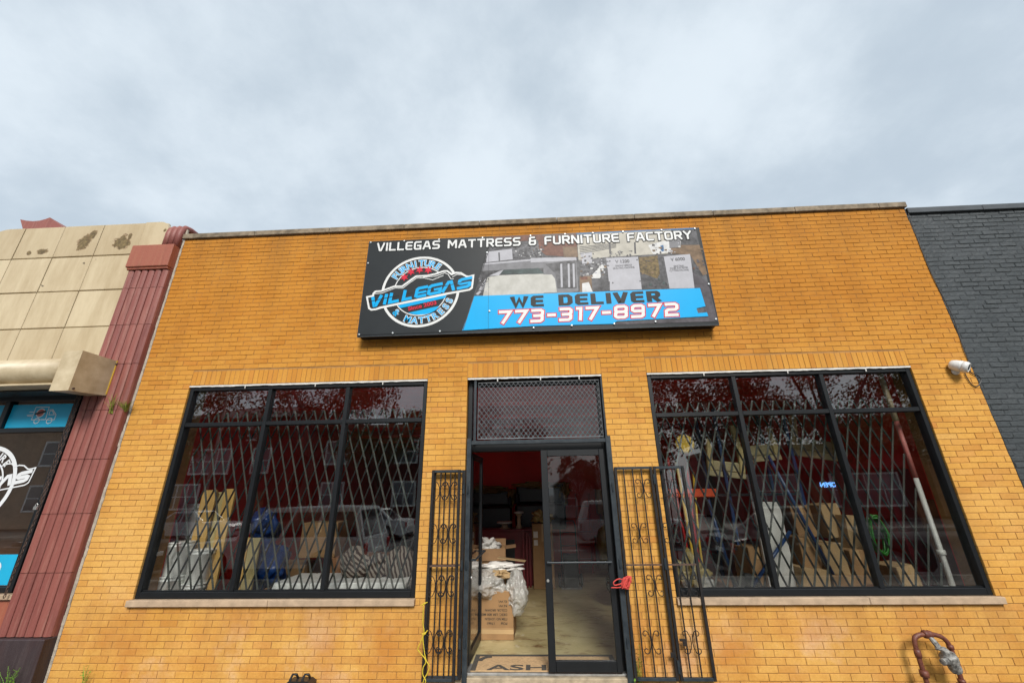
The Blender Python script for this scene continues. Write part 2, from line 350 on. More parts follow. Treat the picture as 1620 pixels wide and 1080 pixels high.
M['lattice_shaded'] = mat('shaded_lattice_steel', (.012, .013, .012), .40, .3, 8, .05, 60)  # gate steel with the shade on the rear bars put into the colour
M['lattice'] = mat('sky_lit_lattice_steel', (.085, .090, .078), .36, .3, 8, .05, 60, metal=.3)  # same gate steel, sky light on the front bars painted in as paler grey
M['wire'] = mat('galvanised_wire', (.30, .32, .34), .45, .2, 20, 0, metal=.5)
M['glass'] = glass_material('window_glass'); M['glass2'] = glass_material('door_glass', 1.62, (.96, .97, .965))
M['caulk'] = mat('white_sealant', (.66, .64, .60), .8, .15, 8, .3)
M['reed'] = reed_material('maroon_terracotta', (.235, .066, .054), (.290, .090, .070), (.46, .26, .20))
M['red_block'] = reed_material('brick_red_terracotta', (.32, .090, .050), (.34, .10, .058), (.40, .17, .09))
M['base'] = reed_material('dark_maroon_base', (.035, .022, .026), (.045, .028, .030), (.11, .085, .085))
M['cream_metal'] = mat('cream_painted_metal', (.46, .36, .215), .42, .25, 5, .08, 30, col2=(.66, .55, .37))
M['rust'] = mat('rusty_chain', (.085, .048, .034), .7, .4, 30, .3)
M['blue_film'] = mat('bright_blue_film', (.010, .41, .68), .45, .06, 2, 0)
M['white_film'] = mat('white_vinyl', (.74, .76, .78), .5, .04, 4, 0)
M['red_film'] = mat('red_vinyl', (.42, .10, .08), .5, .05, 4, 0)
M['sign_black'] = mat('charcoal_sign_print', (.030, .034, .037), .38, .08, 3, 0, spec=.15)
M['sign_blue'] = mat('cyan_blue_sign_print', (.006, .40, .80), .38, .04, 2, 0, spec=.15)
M['sign_white'] = mat('white_sign_print', (.74, .75, .74), .40, .04, 5, 0, spec=.15)
M['sign_black2'] = mat('black_sign_outline', (.016, .018, .020), .40, .05, 4, 0, spec=.15)
M['sign_red'] = mat('red_sign_print', (.62, .026, .055), .40, .05, 4, 0, spec=.15)
M['screw'] = mat('screw_head', (.62, .66, .68), .35, .1, 30, 0, metal=.3)
M['red_wall'] = mat('red_painted_wall', (.70, .022, .018), .55, .2, .8, .1, 20)
M['red_ceiling'] = mat('red_ceiling_paint', (.82, .034, .022), .45, .15, .8, .05, 20)
M['maroon_wood'] = mat('maroon_counter_paint', (.16, .010, .016), .4, .25, 3, .05)
M['floor'] = floor_material()
M['pavement'] = mat('grey_pavement', (.19, .18, .16), .85, .2, 3, .3, 60)
M['concrete'] = mat('concrete', (.33, .31, .27), .85, .2, 3, .3, 60)
M['step'] = mat('worn_concrete_step', (.40, .32, .22), .85, .35, 8, .4, 50)
M['asphalt'] = mat('asphalt', (.050, .050, .052), .85, .25, 4, .4, 120)
M['card'] = mat('cardboard', (0.288, 0.164, 0.07), .8, .14, 4, .08, 30)
M['card2'] = mat('pale_cardboard', (0.368, 0.248, 0.12), .8, .12, 4, .08, 30)
M['card_in'] = mat('cardboard_inside', (.28, .16, .075), .85, .12, 4, .05)
M['tape'] = mat('packing_tape', (.45, .30, .15), .25, .1, 5, 0)
M['ink'] = mat('black_print_ink', (.03, .022, .016), .7, .1, 5, 0)
M['white_plastic'] = mat('white_plastic', (.74, .75, .72), .35, .06, 4, .03)
M['white_paper'] = mat('crumpled_white_paper', (.62, .60, .56), .7, .12, 6, .5, 18)
M['film'] = film_material('clear_plastic_film', (.60, .59, .55), .50, .06)
M['dark_film'] = film_material('plastic_wrap_on_black', (.012, .012, .014), .05, .14)
M['mat_tan'] = mat('tan_door_mat', (.60, .395, .205), .95, .2, 40, .5, 160)
M['mat_grey'] = mat('grey_mat_border', (.085, .075, .062), .95, .25, 30, .5, 160)
M['aluminium'] = mat('worn_aluminium', (.52, .52, .50), .4, .25, 10, .1, metal=.7)
M['pine'] = mat('yellow_pine_board', (.58, .36, .11), .55, .14, 3, .05)
M['cream_foam'] = mat('cream_foam_board', (0.496, 0.4, 0.176), .7, .12, 3, .1)
M['blue_bag'] = mat('blue_plastic_bag', (.003, .030, .13), .35, .35, 5, .6, 12)
M['zebra'] = stripe_material('striped_fabric', (.26, .22, .18), (.04, .02, .014), 6.5, (.3, .5, .4))
M['black_rubber'] = mat('black_rubber', (.018, .018, .018), .65, .2, 20, .1)
M['black_plastic'] = mat('black_plastic', (.014, .014, .016), .35, .2, 10, .05)
M['red_paint'] = mat('red_paint', (.40, .016, .014), .35, .15, 5, .03)
M['yellow_paint'] = mat('yellow_paint', (.62, .40, .030), .4, .15, 5, .03)
M['orange_paint'] = mat('orange_plastic', (.68, .085, .020), .4, .1, 5, .03)
M['green_hose'] = mat('green_hose', (0.024, 0.176, 0.018), .35, .1, 5, .02)
M['blue_paint'] = mat('blue_steel', (.010, .035, .105), .35, .2, 5, .03)
M['beige_fabric'] = mat('beige_upholstery', (0.376, 0.32, 0.176), .85, .15, 6, .4, 80)
M['gold_film'] = film_material('amber_wrapping_film', (.42, .33, .12), .25, .2)
M['wood_brown'] = mat('brown_wood_panel', (.23, .105, .045), .5, .25, 2, .05)
M['white_paint'] = mat('white_painted_steel', (0.512, 0.504, 0.464), .45, .12, 7, .1)
M['rope_red'] = mat('coral_red_rope', (.66, .070, .055), .75, .15, 60, .5, 200)
M['rope_yellow'] = mat('yellow_plastic_rope', (.66, .50, .030), .5, .15, 60, .4, 200)
M['pipe_red'] = mat('maroon_painted_pipe', (.105, .026, .018), .50, .35, 28, .45, 50, col2=(.19, .060, .032))
M['pipe_grey'] = mat('weathered_grey_cast_metal', (.05, .048, .045), .5, .5, 32, .7, 40, col2=(.42, .41, .38))
M['leaf'] = mat('weed_leaf', (.17, .36, .030), .6, .4, 30, 0)
M['dry_leaf'] = mat('yellow_green_grass', (.24, .26, .035), .65, .4, 30, 0)
M['cam_white'] = mat('white_camera_shell', (.74, .74, .72), .3, .03, 5, 0)
M['lens'] = mat('black_camera_lens', (.008, .008, .010), .08, .1, 5, 0)
M['cable'] = mat('black_cable', (.012, .012, .012), .5, .1, 5, 0)

random.seed(7)
def tone(m, k):
    """scale a material's base colour by k"""
    n, l = m.node_tree.nodes, m.node_tree.links; b = n.get('Principled BSDF')
    if b is None or not b.inputs['Base Color'].links: return
    src = b.inputs['Base Color'].links[0].from_socket; h = n.new('ShaderNodeHueSaturation'); h.inputs['Value'].default_value = k; l.new(src, h.inputs['Color']); l.new(h.outputs[0], b.inputs['Base Color'])
OUT = .84
for k_ in ('brick', 'mortar', 'pale_mortar', 'dark_brick', 'dark_mortar', 'tile', 'tile_joint', 'stone', 'sill', 'dark_coping', 'caulk', 'reed', 'red_block', 'base', 'cream_metal', 'blue_film', 'white_film', 'red_film', 'screw', 'concrete', 'pavement', 'step', 'asphalt', 'sign_black', 'sign_blue', 'sign_white', 'sign_black2', 'sign_red', 'wire', 'rope_red', 'rope_yellow', 'pipe_red', 'pipe_grey', 'leaf', 'dry_leaf', 'cam_white', 'aluminium', 'iron', 'iron_worn', 'frame', 'rust', 'mat_tan', 'mat_grey'):
    tone(M[k_], OUT if k_ != 'brick' else .93)

# ================================================================== THE SETTING
XL, XR = -5.46, 5.60                     # ends of the yellow brick front
ZS, ZH = 0.85, 3.402                     # window sill top, window head
CO = 0.0677                              # brick course
ZT = 5.812                               # top of the brickwork
WL = (-4.71, -1.385); WR = (1.525, 4.86); DR = (-0.845, 0.935)   # openings: left window, right window, doorway
FLOOR = 0.15

def ground_sheet(name, x0, x1, y0, y1, z, material):
    return tag(MB().add([(x0, y0, z), (x1, y0, z), (x1, y1, z), (x0, y1, z)], [(0, 1, 2, 3)]).build(name, material), kind='structure')
ground_sheet('ground', -260, 260, -260, 260, -0.16, M['asphalt'])
ground_sheet('road', -120, 120, -17.9, -5.95, -0.15, M['asphalt'])
def pavement(name, y0, y1):
    o = tag(MB().box(-60, 60, y0, y1, -0.15, -0.012).build(name, M['pavement']), kind='structure')
    slab = None
    for i in range(-8, 8):
        for j in range(2):
            w = (y1-y0)/2
            if slab is None:
                slab = MB().box(.006, 1.494, .006, w-.006, -.02, 0, .004).build('slab', M['pavement'], o); c = slab
            else: c = link_copy(slab, o)
            c.location = (i*1.5, y0+j*w, 0)
    return o
pavement('pavement', -5.75, -0.12)
pavement('far_pavement', -22.0, -18.05)
for nm, y in (('kerb', -5.95), ('far_kerb', -18.05)):
    tag(MB().box(-60, 60, y, y+.19 if y > -10 else y+.15, -.15, .004, .02).build(nm, M['concrete']), kind='structure')
lm_ = MB()
for i in range(-20, 20): lm_.box(i*4.0, i*4.0+2.0, -12.02, -11.9, -.146, -.142)
tag(lm_.build('lane_marking', M['white_paint']), kind='structure')

# ------------------------------------------------------------------ brick laying
def brick_shape(mb, x0, x1, z0, z1, yf, depth=.085, ch=.0035, rough=0.0):
    """one brick with eased front edges: front face, four chamfers, four sides"""
    j = (lambda: random.uniform(-rough, rough)) if rough else (lambda: 0)
    o = [(x0+j(), z0+j()), (x1+j(), z0+j()), (x1+j(), z1+j()), (x0+j(), z1+j())]
    i_ = [(o[0][0]+ch, o[0][1]+ch), (o[1][0]-ch, o[1][1]+ch), (o[2][0]-ch, o[2][1]-ch), (o[3][0]+ch, o[3][1]-ch)]
    vs = [(a, yf, b) for a, b in i_]+[(a, yf+ch, b) for a, b in o]+[(a, yf+depth, b) for a, b in o]
    fs = [(0, 1, 2, 3)]+[(k, 4+k, 4+(k+1) % 4, (k+1) % 4) for k in range(4)]+[(4+k, 8+k, 8+(k+1) % 4, 4+(k+1) % 4) for k in range(4)]
    mb.add(vs, fs)
def lay_courses(x0, x1, z0, z1, openings, course, length, jit=.004, shift=0.0):
    """list of bricks (x0,x1,z0,z1) in running bond around the openings (xa,xb,za,zb)"""
    bricks = []; n0 = int(math.floor((z0-ZS)/course))-1; n1 = int(math.ceil((z1-ZS)/course))+1
    for k in range(n0, n1):
        a = ZS+k*course; b = a+course
        if b < z0+.01 or a > z1-.01: continue
        a2, b2 = max(a, z0), min(b, z1); mid = (a2+b2)/2
        segs = [(x0, x1)]
        for (xa, xb, za, zb) in openings:
            if za < mid < zb:
                ns = []
                for s0, s1 in segs:
                    if xb <= s0 or xa >= s1: ns.append((s0, s1)); continue
                    if xa > s0: ns.append((s0, xa))
                    if xb < s1: ns.append((xb, s1))
                segs = ns
        off = shift+(length/2 if k % 2 else 0)+random.uniform(-jit, jit)*3
        for s0, s1 in segs:
            cuts = [s0]; q = math.floor((s0-off)/length)
            while True:
                q += 1; c = off+q*length+random.uniform(-jit, jit)
                if c >= s1-.045: break
                if c > s0+.045: cuts.append(c)
            cuts.append(s1)
            for c0, c1 in zip(cuts, cuts[1:]): bricks.append((c0, c1, a2, b2))
    return bricks
def px_area(b, y):
    q = [to_px((b[0], y, b[2])), to_px((b[1], y, b[2])), to_px((b[1], y, b[3])), to_px((b[0], y, b[3]))]
    cx = sum(p[0] for p in q)/4; cy = sum(p[1] for p in q)/4
    if not (4 < cx < 1616 and 4 < cy < 1076): return 0
    return abs(sum(q[i][0]*q[(i+1) % 4][1]-q[(i+1) % 4][0]*q[i][1] for i in range(4)))/2
def build_bricks(bricks, parent, material, yf, joint, ch, wob, rough, n_single=300, names=('brick', 'brickwork')):
    ranked = sorted(range(len(bricks)), key=lambda i: -px_area(bricks[i], yf)); single = set(ranked[:n_single])
    mb = MB(); proto = None
    unit = MB(); brick_shape(unit, -.5, .5, -.5, .5, 0, .085, 0, 0)
    for i, (a, b, c, d) in enumerate(bricks):
        y = yf+random.uniform(-wob, wob); j = joint/2
        if i not in single:
            brick_shape(mb, a+j, b-j, c+j, d-j, y, .085, ch, rough); continue
        if proto is None:
            # a full brick; copies share its mesh and are scaled to their own length
            L0, H0 = .1966, CO-joint
            p = MB(); brick_shape(p, -L0/2, L0/2, -H0/2, H0/2, 0, .085, ch, 0)
            proto = p.build(names[0], material, parent, fix=True); o = proto
        else: o = link_copy(proto, parent)
        o.location = ((a+b)/2, y, (c+d)/2); o.scale = ((b-a-joint)/.1966, 1, (d-c-joint)/(CO-joint))
        o.rotation_euler = (0, random.uniform(-.002, .002)+(random.uniform(-rough, rough)*3 if rough else 0), random.uniform(-.004, .004))
    return tag(mb.build(names[1], material, parent), kind='stuff')

# ------------------------------------------------------------------ the yellow brick shop
shop = thing('brick_shop', 'single-storey yellow brick shop front with two black gated windows and an open doorway', 'building', (0, 0, 0))
openL = (WL[0], WL[1], ZS-CO, ZH); openR = (WR[0], WR[1], ZS-CO, ZH); openD = (DR[0], DR[1], 0, ZH)
SOLD = 3*CO
sl = (WL[0], WL[1], ZH, ZH+SOLD); sr = (WR[0], WR[1], ZH, ZH+SOLD); sdn = (DR[0], DR[1], ZH, ZH+SOLD)
# sills project past the jambs a little: the brickwork stops against them
silL = (WL[0]-.035, WL[1]+.01, ZS-CO, ZS); silR = (WR[0]-.01, WR[1]+.05, ZS-CO, ZS)
bricks = lay_courses(XL+.012, XR, -.02, ZT, [openL, openR, openD, sl, sr, sdn, silL, silR], CO, .2045)
for (a, b, c, d) in (sl, sr, sdn):
    n = round((b-a)/CO); w = (b-a)/n
    for i in range(n): bricks.append((a+i*w, a+(i+1)*w, c, d))
build_bricks(bricks, shop, M['brick'], 0.0, .0056, .0026, .0020, .0010)
core = MB()
YC0, YC1, E_ = .0055, .32, .006
xs = [XL, WL[0]-E_, WL[1]+E_, DR[0]-E_, DR[1]+E_, WR[0]-E_, WR[1]+E_, XR-.006]
core.box(XL, XR-.006, YC0, YC1, ZH+E_, ZT)                       # above the openings
for i in (0, 2, 4, 6): core.box(xs[i], xs[i+1], YC0, YC1, -.15, ZH+E_-.0005)
for i in (1, 5): core.box(xs[i]+.0005, xs[i+1]-.0005, YC0, YC1, -.15, ZS-CO-.003)
core.build('mortar_wall', M['mortar'], shop)
# pale mortar run up the joint with the tiled neighbour
jm = MB(); random.seed(3)
for i in range(60):
    z = i*.1; jm.box(XL-.012-random.uniform(0, .012), XL+.012+random.uniform(0, .010), -.004-random.uniform(0, .004), .02, z+.0005, z+.0995)
jm.build('mortar_joint', M['pale_mortar'], shop)
# body of the building behind the front
bd = MB().box(XL, XL+.25, .33, 14, -.15, 5.4).box(XR-.25, XR, .33, 14, -.15, 5.4).box(XL+.251, XR-.251, 13.75, 14, -.15, 5.4).box(XL+.251, XR-.251, .33, 13.749, 5.15, 5.4)
bd.build('rear_walls_and_roof', M['mortar'], shop)
# coping stones
cx = XL-.02; random.seed(11); cs = None
while cx < XR+.02:
    w = min(1.19+random.uniform(-.02, .02), XR+.03-cx)
    if XR+.03-cx-w < .3: w = XR+.03-cx
    MB().box(cx+.003, cx+w-.003, -.035, .34, ZT+.003, ZT+.088+random.uniform(-.002, .002), .005).build('coping_stone', M['stone'], shop)
    cx += w
# sills
for (a, b, c, d), cutx in ((silL, -3.06), (silR, 3.53)):
    for s0, s1 in ((a, cutx), (cutx, b)):
        MB().box(s0+.002, s1-.002, -.045, .11, c+.003, d, .004).build('sill', M['sill'], shop)
# windows: black aluminium frame > panes, mullions
def window(x0, x1, m1, m2, zbar, label):
    fr = MB(); fw = .055; y0, y1 = .018, .125
    z0 = ZS+.004; z1 = ZH-.016
    fr.box(x0+.004, x0+fw, y0, y1, z0, z1, .004); fr.box(x1-fw, x1-.004, y0, y1, z0, z1, .004)
    fr.box(x0+fw+.0005, x1-fw-.0005, y0, y1, z1-fw, z1-.0005, .004); fr.box(x0+fw+.0005, x1-fw-.0005, y0, y1, z0+.0005, z0+fw+.012, .004)
    w = fr.build('window', M['frame'], shop); w['label'] = label
    for mxx in (m1, m2): MB().box(mxx-.026, mxx+.026, y0+.004, y1-.004, z0+fw+.013, z1-fw-.001, .004).build('mullion', M['frame'], w)
    cols = [x0+fw, m1-.026, m1+.026, m2-.026, m2+.026, x1-fw]
    for k in range(3):
        a, b = cols[2*k], cols[2*k+1]
        MB().box(a+.0005, b-.0005, y0+.006, y1-.006, zbar-.026, zbar+.026, .004).build('glazing_bar', M['frame'], w)
        # panes sit a hair out of true, each its own way
        for (za, zb) in ((z0+fw+.012, zbar-.026), (zbar+.026, z1-fw)):
            t = random.uniform(-.0018, .0018); p = MB().box(a-.008, b+.008, .066, .072, za-.006, zb+.006)
            p.v = [(x, y+t*(x-(a+b)/2), z) for x, y, z in p.v]; p.build('pane', M['glass'], w)
        # glazing beads
        MB().box(a+.0005, b-.0005, .040, .063, z0+fw+.0125, z0+fw+.026).build('glazing_bead', M['frame'], w)
    return w
random.seed(5)
window(WL[0], WL[1], -3.565, -2.48, 2.866, 'black six-pane shop window beside the maroon pilaster')
window(WR[0], WR[1], 2.637, 3.746, 2.852, 'black six-pane shop window under the security camera')
# ragged sealant beads along the window heads and over the door
for (a, b) in (WL, WR, DR):
    s = MB(); x = a+.002; n = 70
    top = []; 
    for i in range(n+1):
        xx = a+.003+(b-a-.006)*i/n; top.append((xx, -.002-.006*random.random(), ZH-.004, ZH-.022-.007*random.random()))
    for q0, q1 in zip(top, top[1:]):
        s.add([(q0[0], q0[1], q0[3]), (q1[0], q1[1], q1[3]), (q1[0], q1[1], q1[2]), (q0[0], q0[1], q0[2]), (q0[0], .016, q0[3]), (q1[0], .016, q1[3]), (q1[0], .016, q1[2]), (q0[0], .016, q0[2])],
              [(0, 1, 2, 3), (0, 4, 5, 1), (3, 2, 6, 7), (4, 7, 6, 5)])
    for i in range(3):
        xx = a+(b-a)*(.2+.3*i+.05*random.random()); s.box(xx, xx+.012, -.006, .0, ZH-.06, ZH-.015)
    s.build('sealant_bead', M['caulk'], shop)
# doorway: frame, transom light, fixed bar
DF0, DF1 = .10, .22
df = MB(); a, b = DR
df.box(a+.003, a+.058, DF0, DF1, FLOOR+.005, ZH-.02, .004).box(b-.058, b-.003, DF0, DF1, FLOOR+.005, ZH-.02, .004)
df.box(a+.0585, b-.0585, DF0, DF1, ZH-.085, ZH-.0205, .004).box(a+.0585, b-.0585, DF0, DF1, 2.452, 2.545, .004)
dframe = df.build('door_frame', M['frame'], shop)
MB().box(a+.05, b-.05, .157, .163, 2.54, ZH-.08).build('transom_pane', M['glass2'], dframe)
MB().box(a+.004, b-.004, .03, .30, FLOOR-.02, FLOOR+.003, .004).build('threshold', M['aluminium'], shop)
MB().box(a-.06, b+.06, -.02, .35, .03, FLOOR-.021, .008).build('door_step', M['step'], shop)
MB().box(a-.10, b+.10, -.30, -.021, -.02, .028, .008).build('door_step', M['step'], shop)
def door_leaf(parent, x0, x1, name, label=None):
    """glass door lying along x from the hinge at x0 (local), front at y=0"""
    w = x1-x0; st = .062; z0, z1 = FLOOR+.022, 2.446
    d = MB().box(x0+.002, x0+st+.02, 0, .045, z0, z1, .004).box(x1-st, x1-.002, 0, .045, z0, z1, .004)
    d.box(x0+st+.0205, x1-st-.0005, 0, .045, z1-.075, z1-.0005, .004).box(x0+st+.0205, x1-st-.0005, 0, .045, z0+.0005, z0+.10, .004)
    o = d.build(name, M['frame'], parent)
    MB().box(x0+st+.012, x1-st+.008, .019, .025, z0+.09, z1-.07).build('pane', M['glass2'], o)
    MB().tube([(x0+st*.5, -.045, 1.205), (x1-st*.5, -.045, 1.205)], .011, 8).obox((x0+st*.6, -.045, 1.205), (x0+st*.6, .002, 1.205), .02, .02, (0, 0, 1)).obox((x1-st*.6, -.045, 1.205), (x1-st*.6, .002, 1.205), .02, .02, (0, 0, 1)).build('push_bar', M['iron_worn'], o)
    MB().lathe([(.014, -.012), (.016, -.004), (.016, .001)], 12, (x0+st*.5, 0, 1.02), 'y').build('lock_cylinder', M['aluminium'], o)
    return o
door_leaf(shop, .092, b-.06, 'glass_door')
lf = door_leaf(shop, -.79, .075, 'glass_door')
lf['label'] = 'glass door leaf standing open inwards against the left jamb'
lf.location = (a+.066, .17, 0); lf.rotation_euler = (0, 0, R(88)); 
for v_ in lf.data.vertices: v_.co.x += .79
for ch in lf.children:
    for v_ in ch.data.vertices: v_.co.x += .79
# the wall shell round the interior
def room(name, mb, material): return tag(mb.build(name, material), kind='structure')
room('shop_floor', MB().box(XL+.26, XR-.26, .351, 13.7, -.1, FLOOR).box(DR[0]+.06, DR[1]-.06, .301, .3505, -.1, FLOOR-.001), M['floor'])
room('shop_ceiling', MB().box(XL+.255, XR-.255, .325, 13.74, 3.62, 3.70), M['red_ceiling'])
room('shop_wall_left', MB().box(XL+.252, XL+.262, .325, 13.74, -.1, 3.619), M['red_wall'])
room('shop_wall_right', MB().box(XR-.262, XR-.252, .325, 13.74, -.1, 3.619), M['red_wall'])
room('shop_wall_back', MB().box(XL+.263, XR-.263, 13.70, 13.74, -.1, 3.619), M['red_wall'])
fi = MB()
for (x0, x1, z0, z1) in ((XL+.263, WL[0]-.01, -.1, 3.618), (WL[1]+.01, DR[0]-.01, -.1, 3.618), (DR[1]+.01, WR[0]-.01, -.1, 3.618), (WR[1]+.01, XR-.263, -.1, 3.618)): fi.box(x0, x1, .323, .335, z0, z1)
for (x0, x1) in (WL, WR): fi.box(x0-.0095, x1+.0095, .323, .335, ZH+.01, 3.618); fi.box(x0-.0095, x1+.0095, .323, .335, -.1, ZS-.08)
fi.box(DR[0]-.0095, DR[1]+.0095, .323, .335, ZH+.01, 3.618)
room('shop_wall_front', fi, M['red_wall'])
room('shop_partition', MB().box(-3.2, 4.6, 6.9, 7.0, FLOOR, 3.52), M['red_ceiling'])
cbm = None
for i in range(9):                                            # ceiling joists seen through the transom
    if cbm is None: cbm = MB().box(XL+.27, XR-.27, -.045, .045, 3.54, 3.6195).build('ceiling_beam', M['red_ceiling'], bpy.data.objects['shop_ceiling']); c = cbm
    else: c = link_copy(cbm, bpy.data.objects['shop_ceiling'])
    c.location = (0, 1.2+i*1.45, 0)

# ------------------------------------------------------------------ the slate painted neighbour
dark = thing('dark_brick_building', 'slate grey painted brick building beside the yellow shop', 'building', (0, 0, 0))
random.seed(21); DX0, DX1, DZ = XR+.004, 9.6, 5.72
db = lay_courses(DX0, DX1, -.02, DZ, [], CO, .2045, .010, .05)
db = [q for q in db if q[2] > 1.2 or q[0] > 0]
build_bricks(db, dark, M['dark_brick'], .035, .007, .006, .0045, .0036)
MB().box(DX0+.002, DX1, .0405, .33, -.15, DZ).build('mortar_wall', M['dark_mortar'], dark)
MB().box(DX0+.01, DX1+4, .335, 14, -.15, 5.5).build('building_body', M['dark_mortar'], dark)
cx = DX0+.035
for i in range(4):
    MB().box(cx+.002, cx+1.05, -.005, .36, DZ+.004, DZ+.095, .006).build('coping_cap', M['dark_coping'], dark); cx += 1.054
s = MB()
for i in range(24):                                           # black sealant run up the joint
    z = .1+i*.24; s.tube([(XR+.004+random.uniform(-.006, .006), .012, z), (XR+.006+random.uniform(-.006, .006), .010, z+.235)], .009, 5)
s.build('joint_sealant', M['cable'], dark)

# ------------------------------------------------------------------ the tiled neighbour
tb = thing('tiled_building', 'old building of cream glazed tiles with a ribbed maroon pilaster', 'building', (0, 0, 0))
random.seed(31)
TXE = [-10.30, -9.615, -8.93, -8.24, -7.555, -6.875, -6.165]; TZE = [3.72, 4.335, 4.945, 5.562, 6.155]
TY = -.03
def tile(x0, x1, z0, z1, corner=None, r=.2, yy=TY):
    g = .0065; x0 += g; x1 -= g; z0 += g; z1 -= g; ch = .006
    if corner is None:
        mb = MB(); brick_shape(mb, x0, x1, z0, z1, yy+random.uniform(-.003, .003), .10, ch); return mb.build('tile', M['tile'], tb)
    pts = [(x0, z0), (x1, z0)]
    if corner == 'r': pts += [(x1-r+r*math.cos(t), z1-r+r*math.sin(t)) for t in [i*math.pi/2/8 for i in range(9)]]+[(x0, z1)]
    else: pts += [(x1, z1)]+[(x0+r-r*math.sin(t), z1-r+r*math.cos(t)) for t in [i*math.pi/2/8 for i in range(9)]]
    return MB().prism(pts, yy, yy+.10).build('tile', M['tile'], tb)
for i in range(len(TXE)-1):
    for j in range(len(TZE)-1):
        if i < 2 and j == 3: continue
        if i == 2 and j == 3: tile(TXE[i], TXE[i+1], TZE[j], TZE[j+1], 'l', .42)
        else: tile(TXE[i], TXE[i+1], TZE[j], TZE[j+1])
tile(-6.165, -5.735, 5.70, 6.155, 'r', .17, TY-.012)
MB().box(-10.4, XL-.03, .02, .34, 3.40, 5.54).box(-8.80, -5.80, .0205, .34, 5.5405, 6.02).build('tile_backing', M['tile_joint'], tb)
# coping roll along the top of the tiles
MB().tube([(-8.5, .05, 6.10), (-8.24, .05, 6.15), (-6.0, .05, 6.152), (-5.86, .05, 6.13)], .045, 8).build('parapet_roll', M['tile'], tb, True)
MB().box(-14, XL-.03, 2.75, 14, -.15, 5.5).box(-14, XL-.03, .345, 2.749, 3.62, 5.5).box(-5.80, XL-.03, .345, 2.749, -.15, 3.619).build('building_body', M['tile_joint'], tb)
# pilaster: core > ribs
PX0, PX1 = -6.125, XL-.016; PZ = [.51, 1.147, 1.79, 2.436, 3.074, 3.722, 4.32, 4.92, 5.225]
pil = MB().box(PX0+.01, PX1-.004, -.055, .34, .0, 5.68).build('pilaster', M['reed'], tb)
nr = 6; rw = (PX1-PX0)/nr
for j in range(len(PZ)-1):
    for i in range(nr):
        x0 = PX0+i*rw; pts = [(x0+.002, -.05)]
        for t in range(9):
            a_ = math.pi*t/8; pts.append((x0+rw/2-math.cos(a_)*(rw/2-.003), -.060-.034*math.sin(a_)**.65))
        pts.append((x0+rw-.002, -.05))
        dy = random.uniform(-.0025, .0025)
        MB().prism([(p, q+dy) for p, q in pts], PZ[j]+.003, PZ[j+1]-.003, 'z').build('rib', M['reed'], pil)
MB().box(PX0-.02, PX1+.002, -.135, .02, 5.262, 5.655, .012).build('pilaster_block', M['red_block'], tb)
MB().box(PX0-.005, PX1-.001, -.115, .02, 5.228, 5.2615, .008).build('block_moulding', M['red_block'], tb)
for i in range(3):                                            # ribs above the block, rolled back at the top
    x0 = -5.745+i*.092; mb = MB(); prof = []
    pth = [(-.07, 5.66), (-.07, 5.90), (-.055, 5.98), (-.01, 6.04), (.07, 6.06), (.30, 6.06)]
    mb.tube([(x0+.046, y+.03, z) for y, z in pth], .050, 10); mb.build('cap_rib', M['reed'], tb, True)
MB().box(-6.62, PX1+.004, -.15, .33, -.12, .505, .010).build('base_block', M['base'], tb)
MB().box(-12, -6.10, -.02, .33, -.12, .86).build('stall_riser', M['red_block'], tb)
MB().box(-12, -6.14, -.06, .20, .865, .92, .006).build('sill', M['sill'], tb)
# terracotta crest standing on the roof behind the parapet
p0 = at(37, 357, 1.2); q = [at(37, 366, 1.2), at(32, 347, 1.2), at(41, 349, 1.2), at(52, 350, 1.2), at(63, 349, 1.2), at(72, 346.5, 1.2), at(79, 344, 1.2), at(98, 358, 1.2), at(98, 366, 1.2)]
MB().prism([(p.x, p.z) for p in q], 1.2, 1.75).build('roof_crest', M['reed'], tb)
MB().box(q[0].x-.05, q[-1].x+.05, 1.15, 1.8, 5.4, q[0].z+.02).build('crest_base', M['reed'], tb)
# shop window: frame > panes, bars, stuck-on films
fw = MB().box(-6.32, -6.235, -.005, .10, .93, 3.33, .004).box(-12, -6.3205, -.005, .10, 3.25, 3.38, .004).box(-12, -6.3205, -.005, .10, .93, .985, .004)
fw.box(-7.33, -7.26, 0, .095, 2.876, 3.249, .004)
win = fw.build('shop_window', M['frame'], tb)
MB().box(-12, -6.3215, .0, .095, 2.815, 2.875, .004).build('glazing_bar', M['frame'], win)
MB().box(-12, -6.315, .045, .052, .98, 2.82).build('pane', M['glass'], win)
MB().box(-7.265, -6.315, .045, .052, 2.87, 3.255).build('pane', M['glass'], win)
MB().box(-12, -7.325, .045, .052, 2.87, 3.255).build('pane', M['glass'], win)
MB().box(-6.235, PX0+.012, .03, .33, .0, 3.5).build('window_return', M['frame'], tb)
MB().box(-12, -6.2355, .0355, .33, 3.382, 3.60).build('window_head', M['frame'], tb)
ib = MB().box(-12, -6.5, 2.6, 2.7, .0, 3.6).box(-12, -6.4, .32, 2.7, -.05, .0)
ib.build('inner_wall', M['wood_brown'], tb)

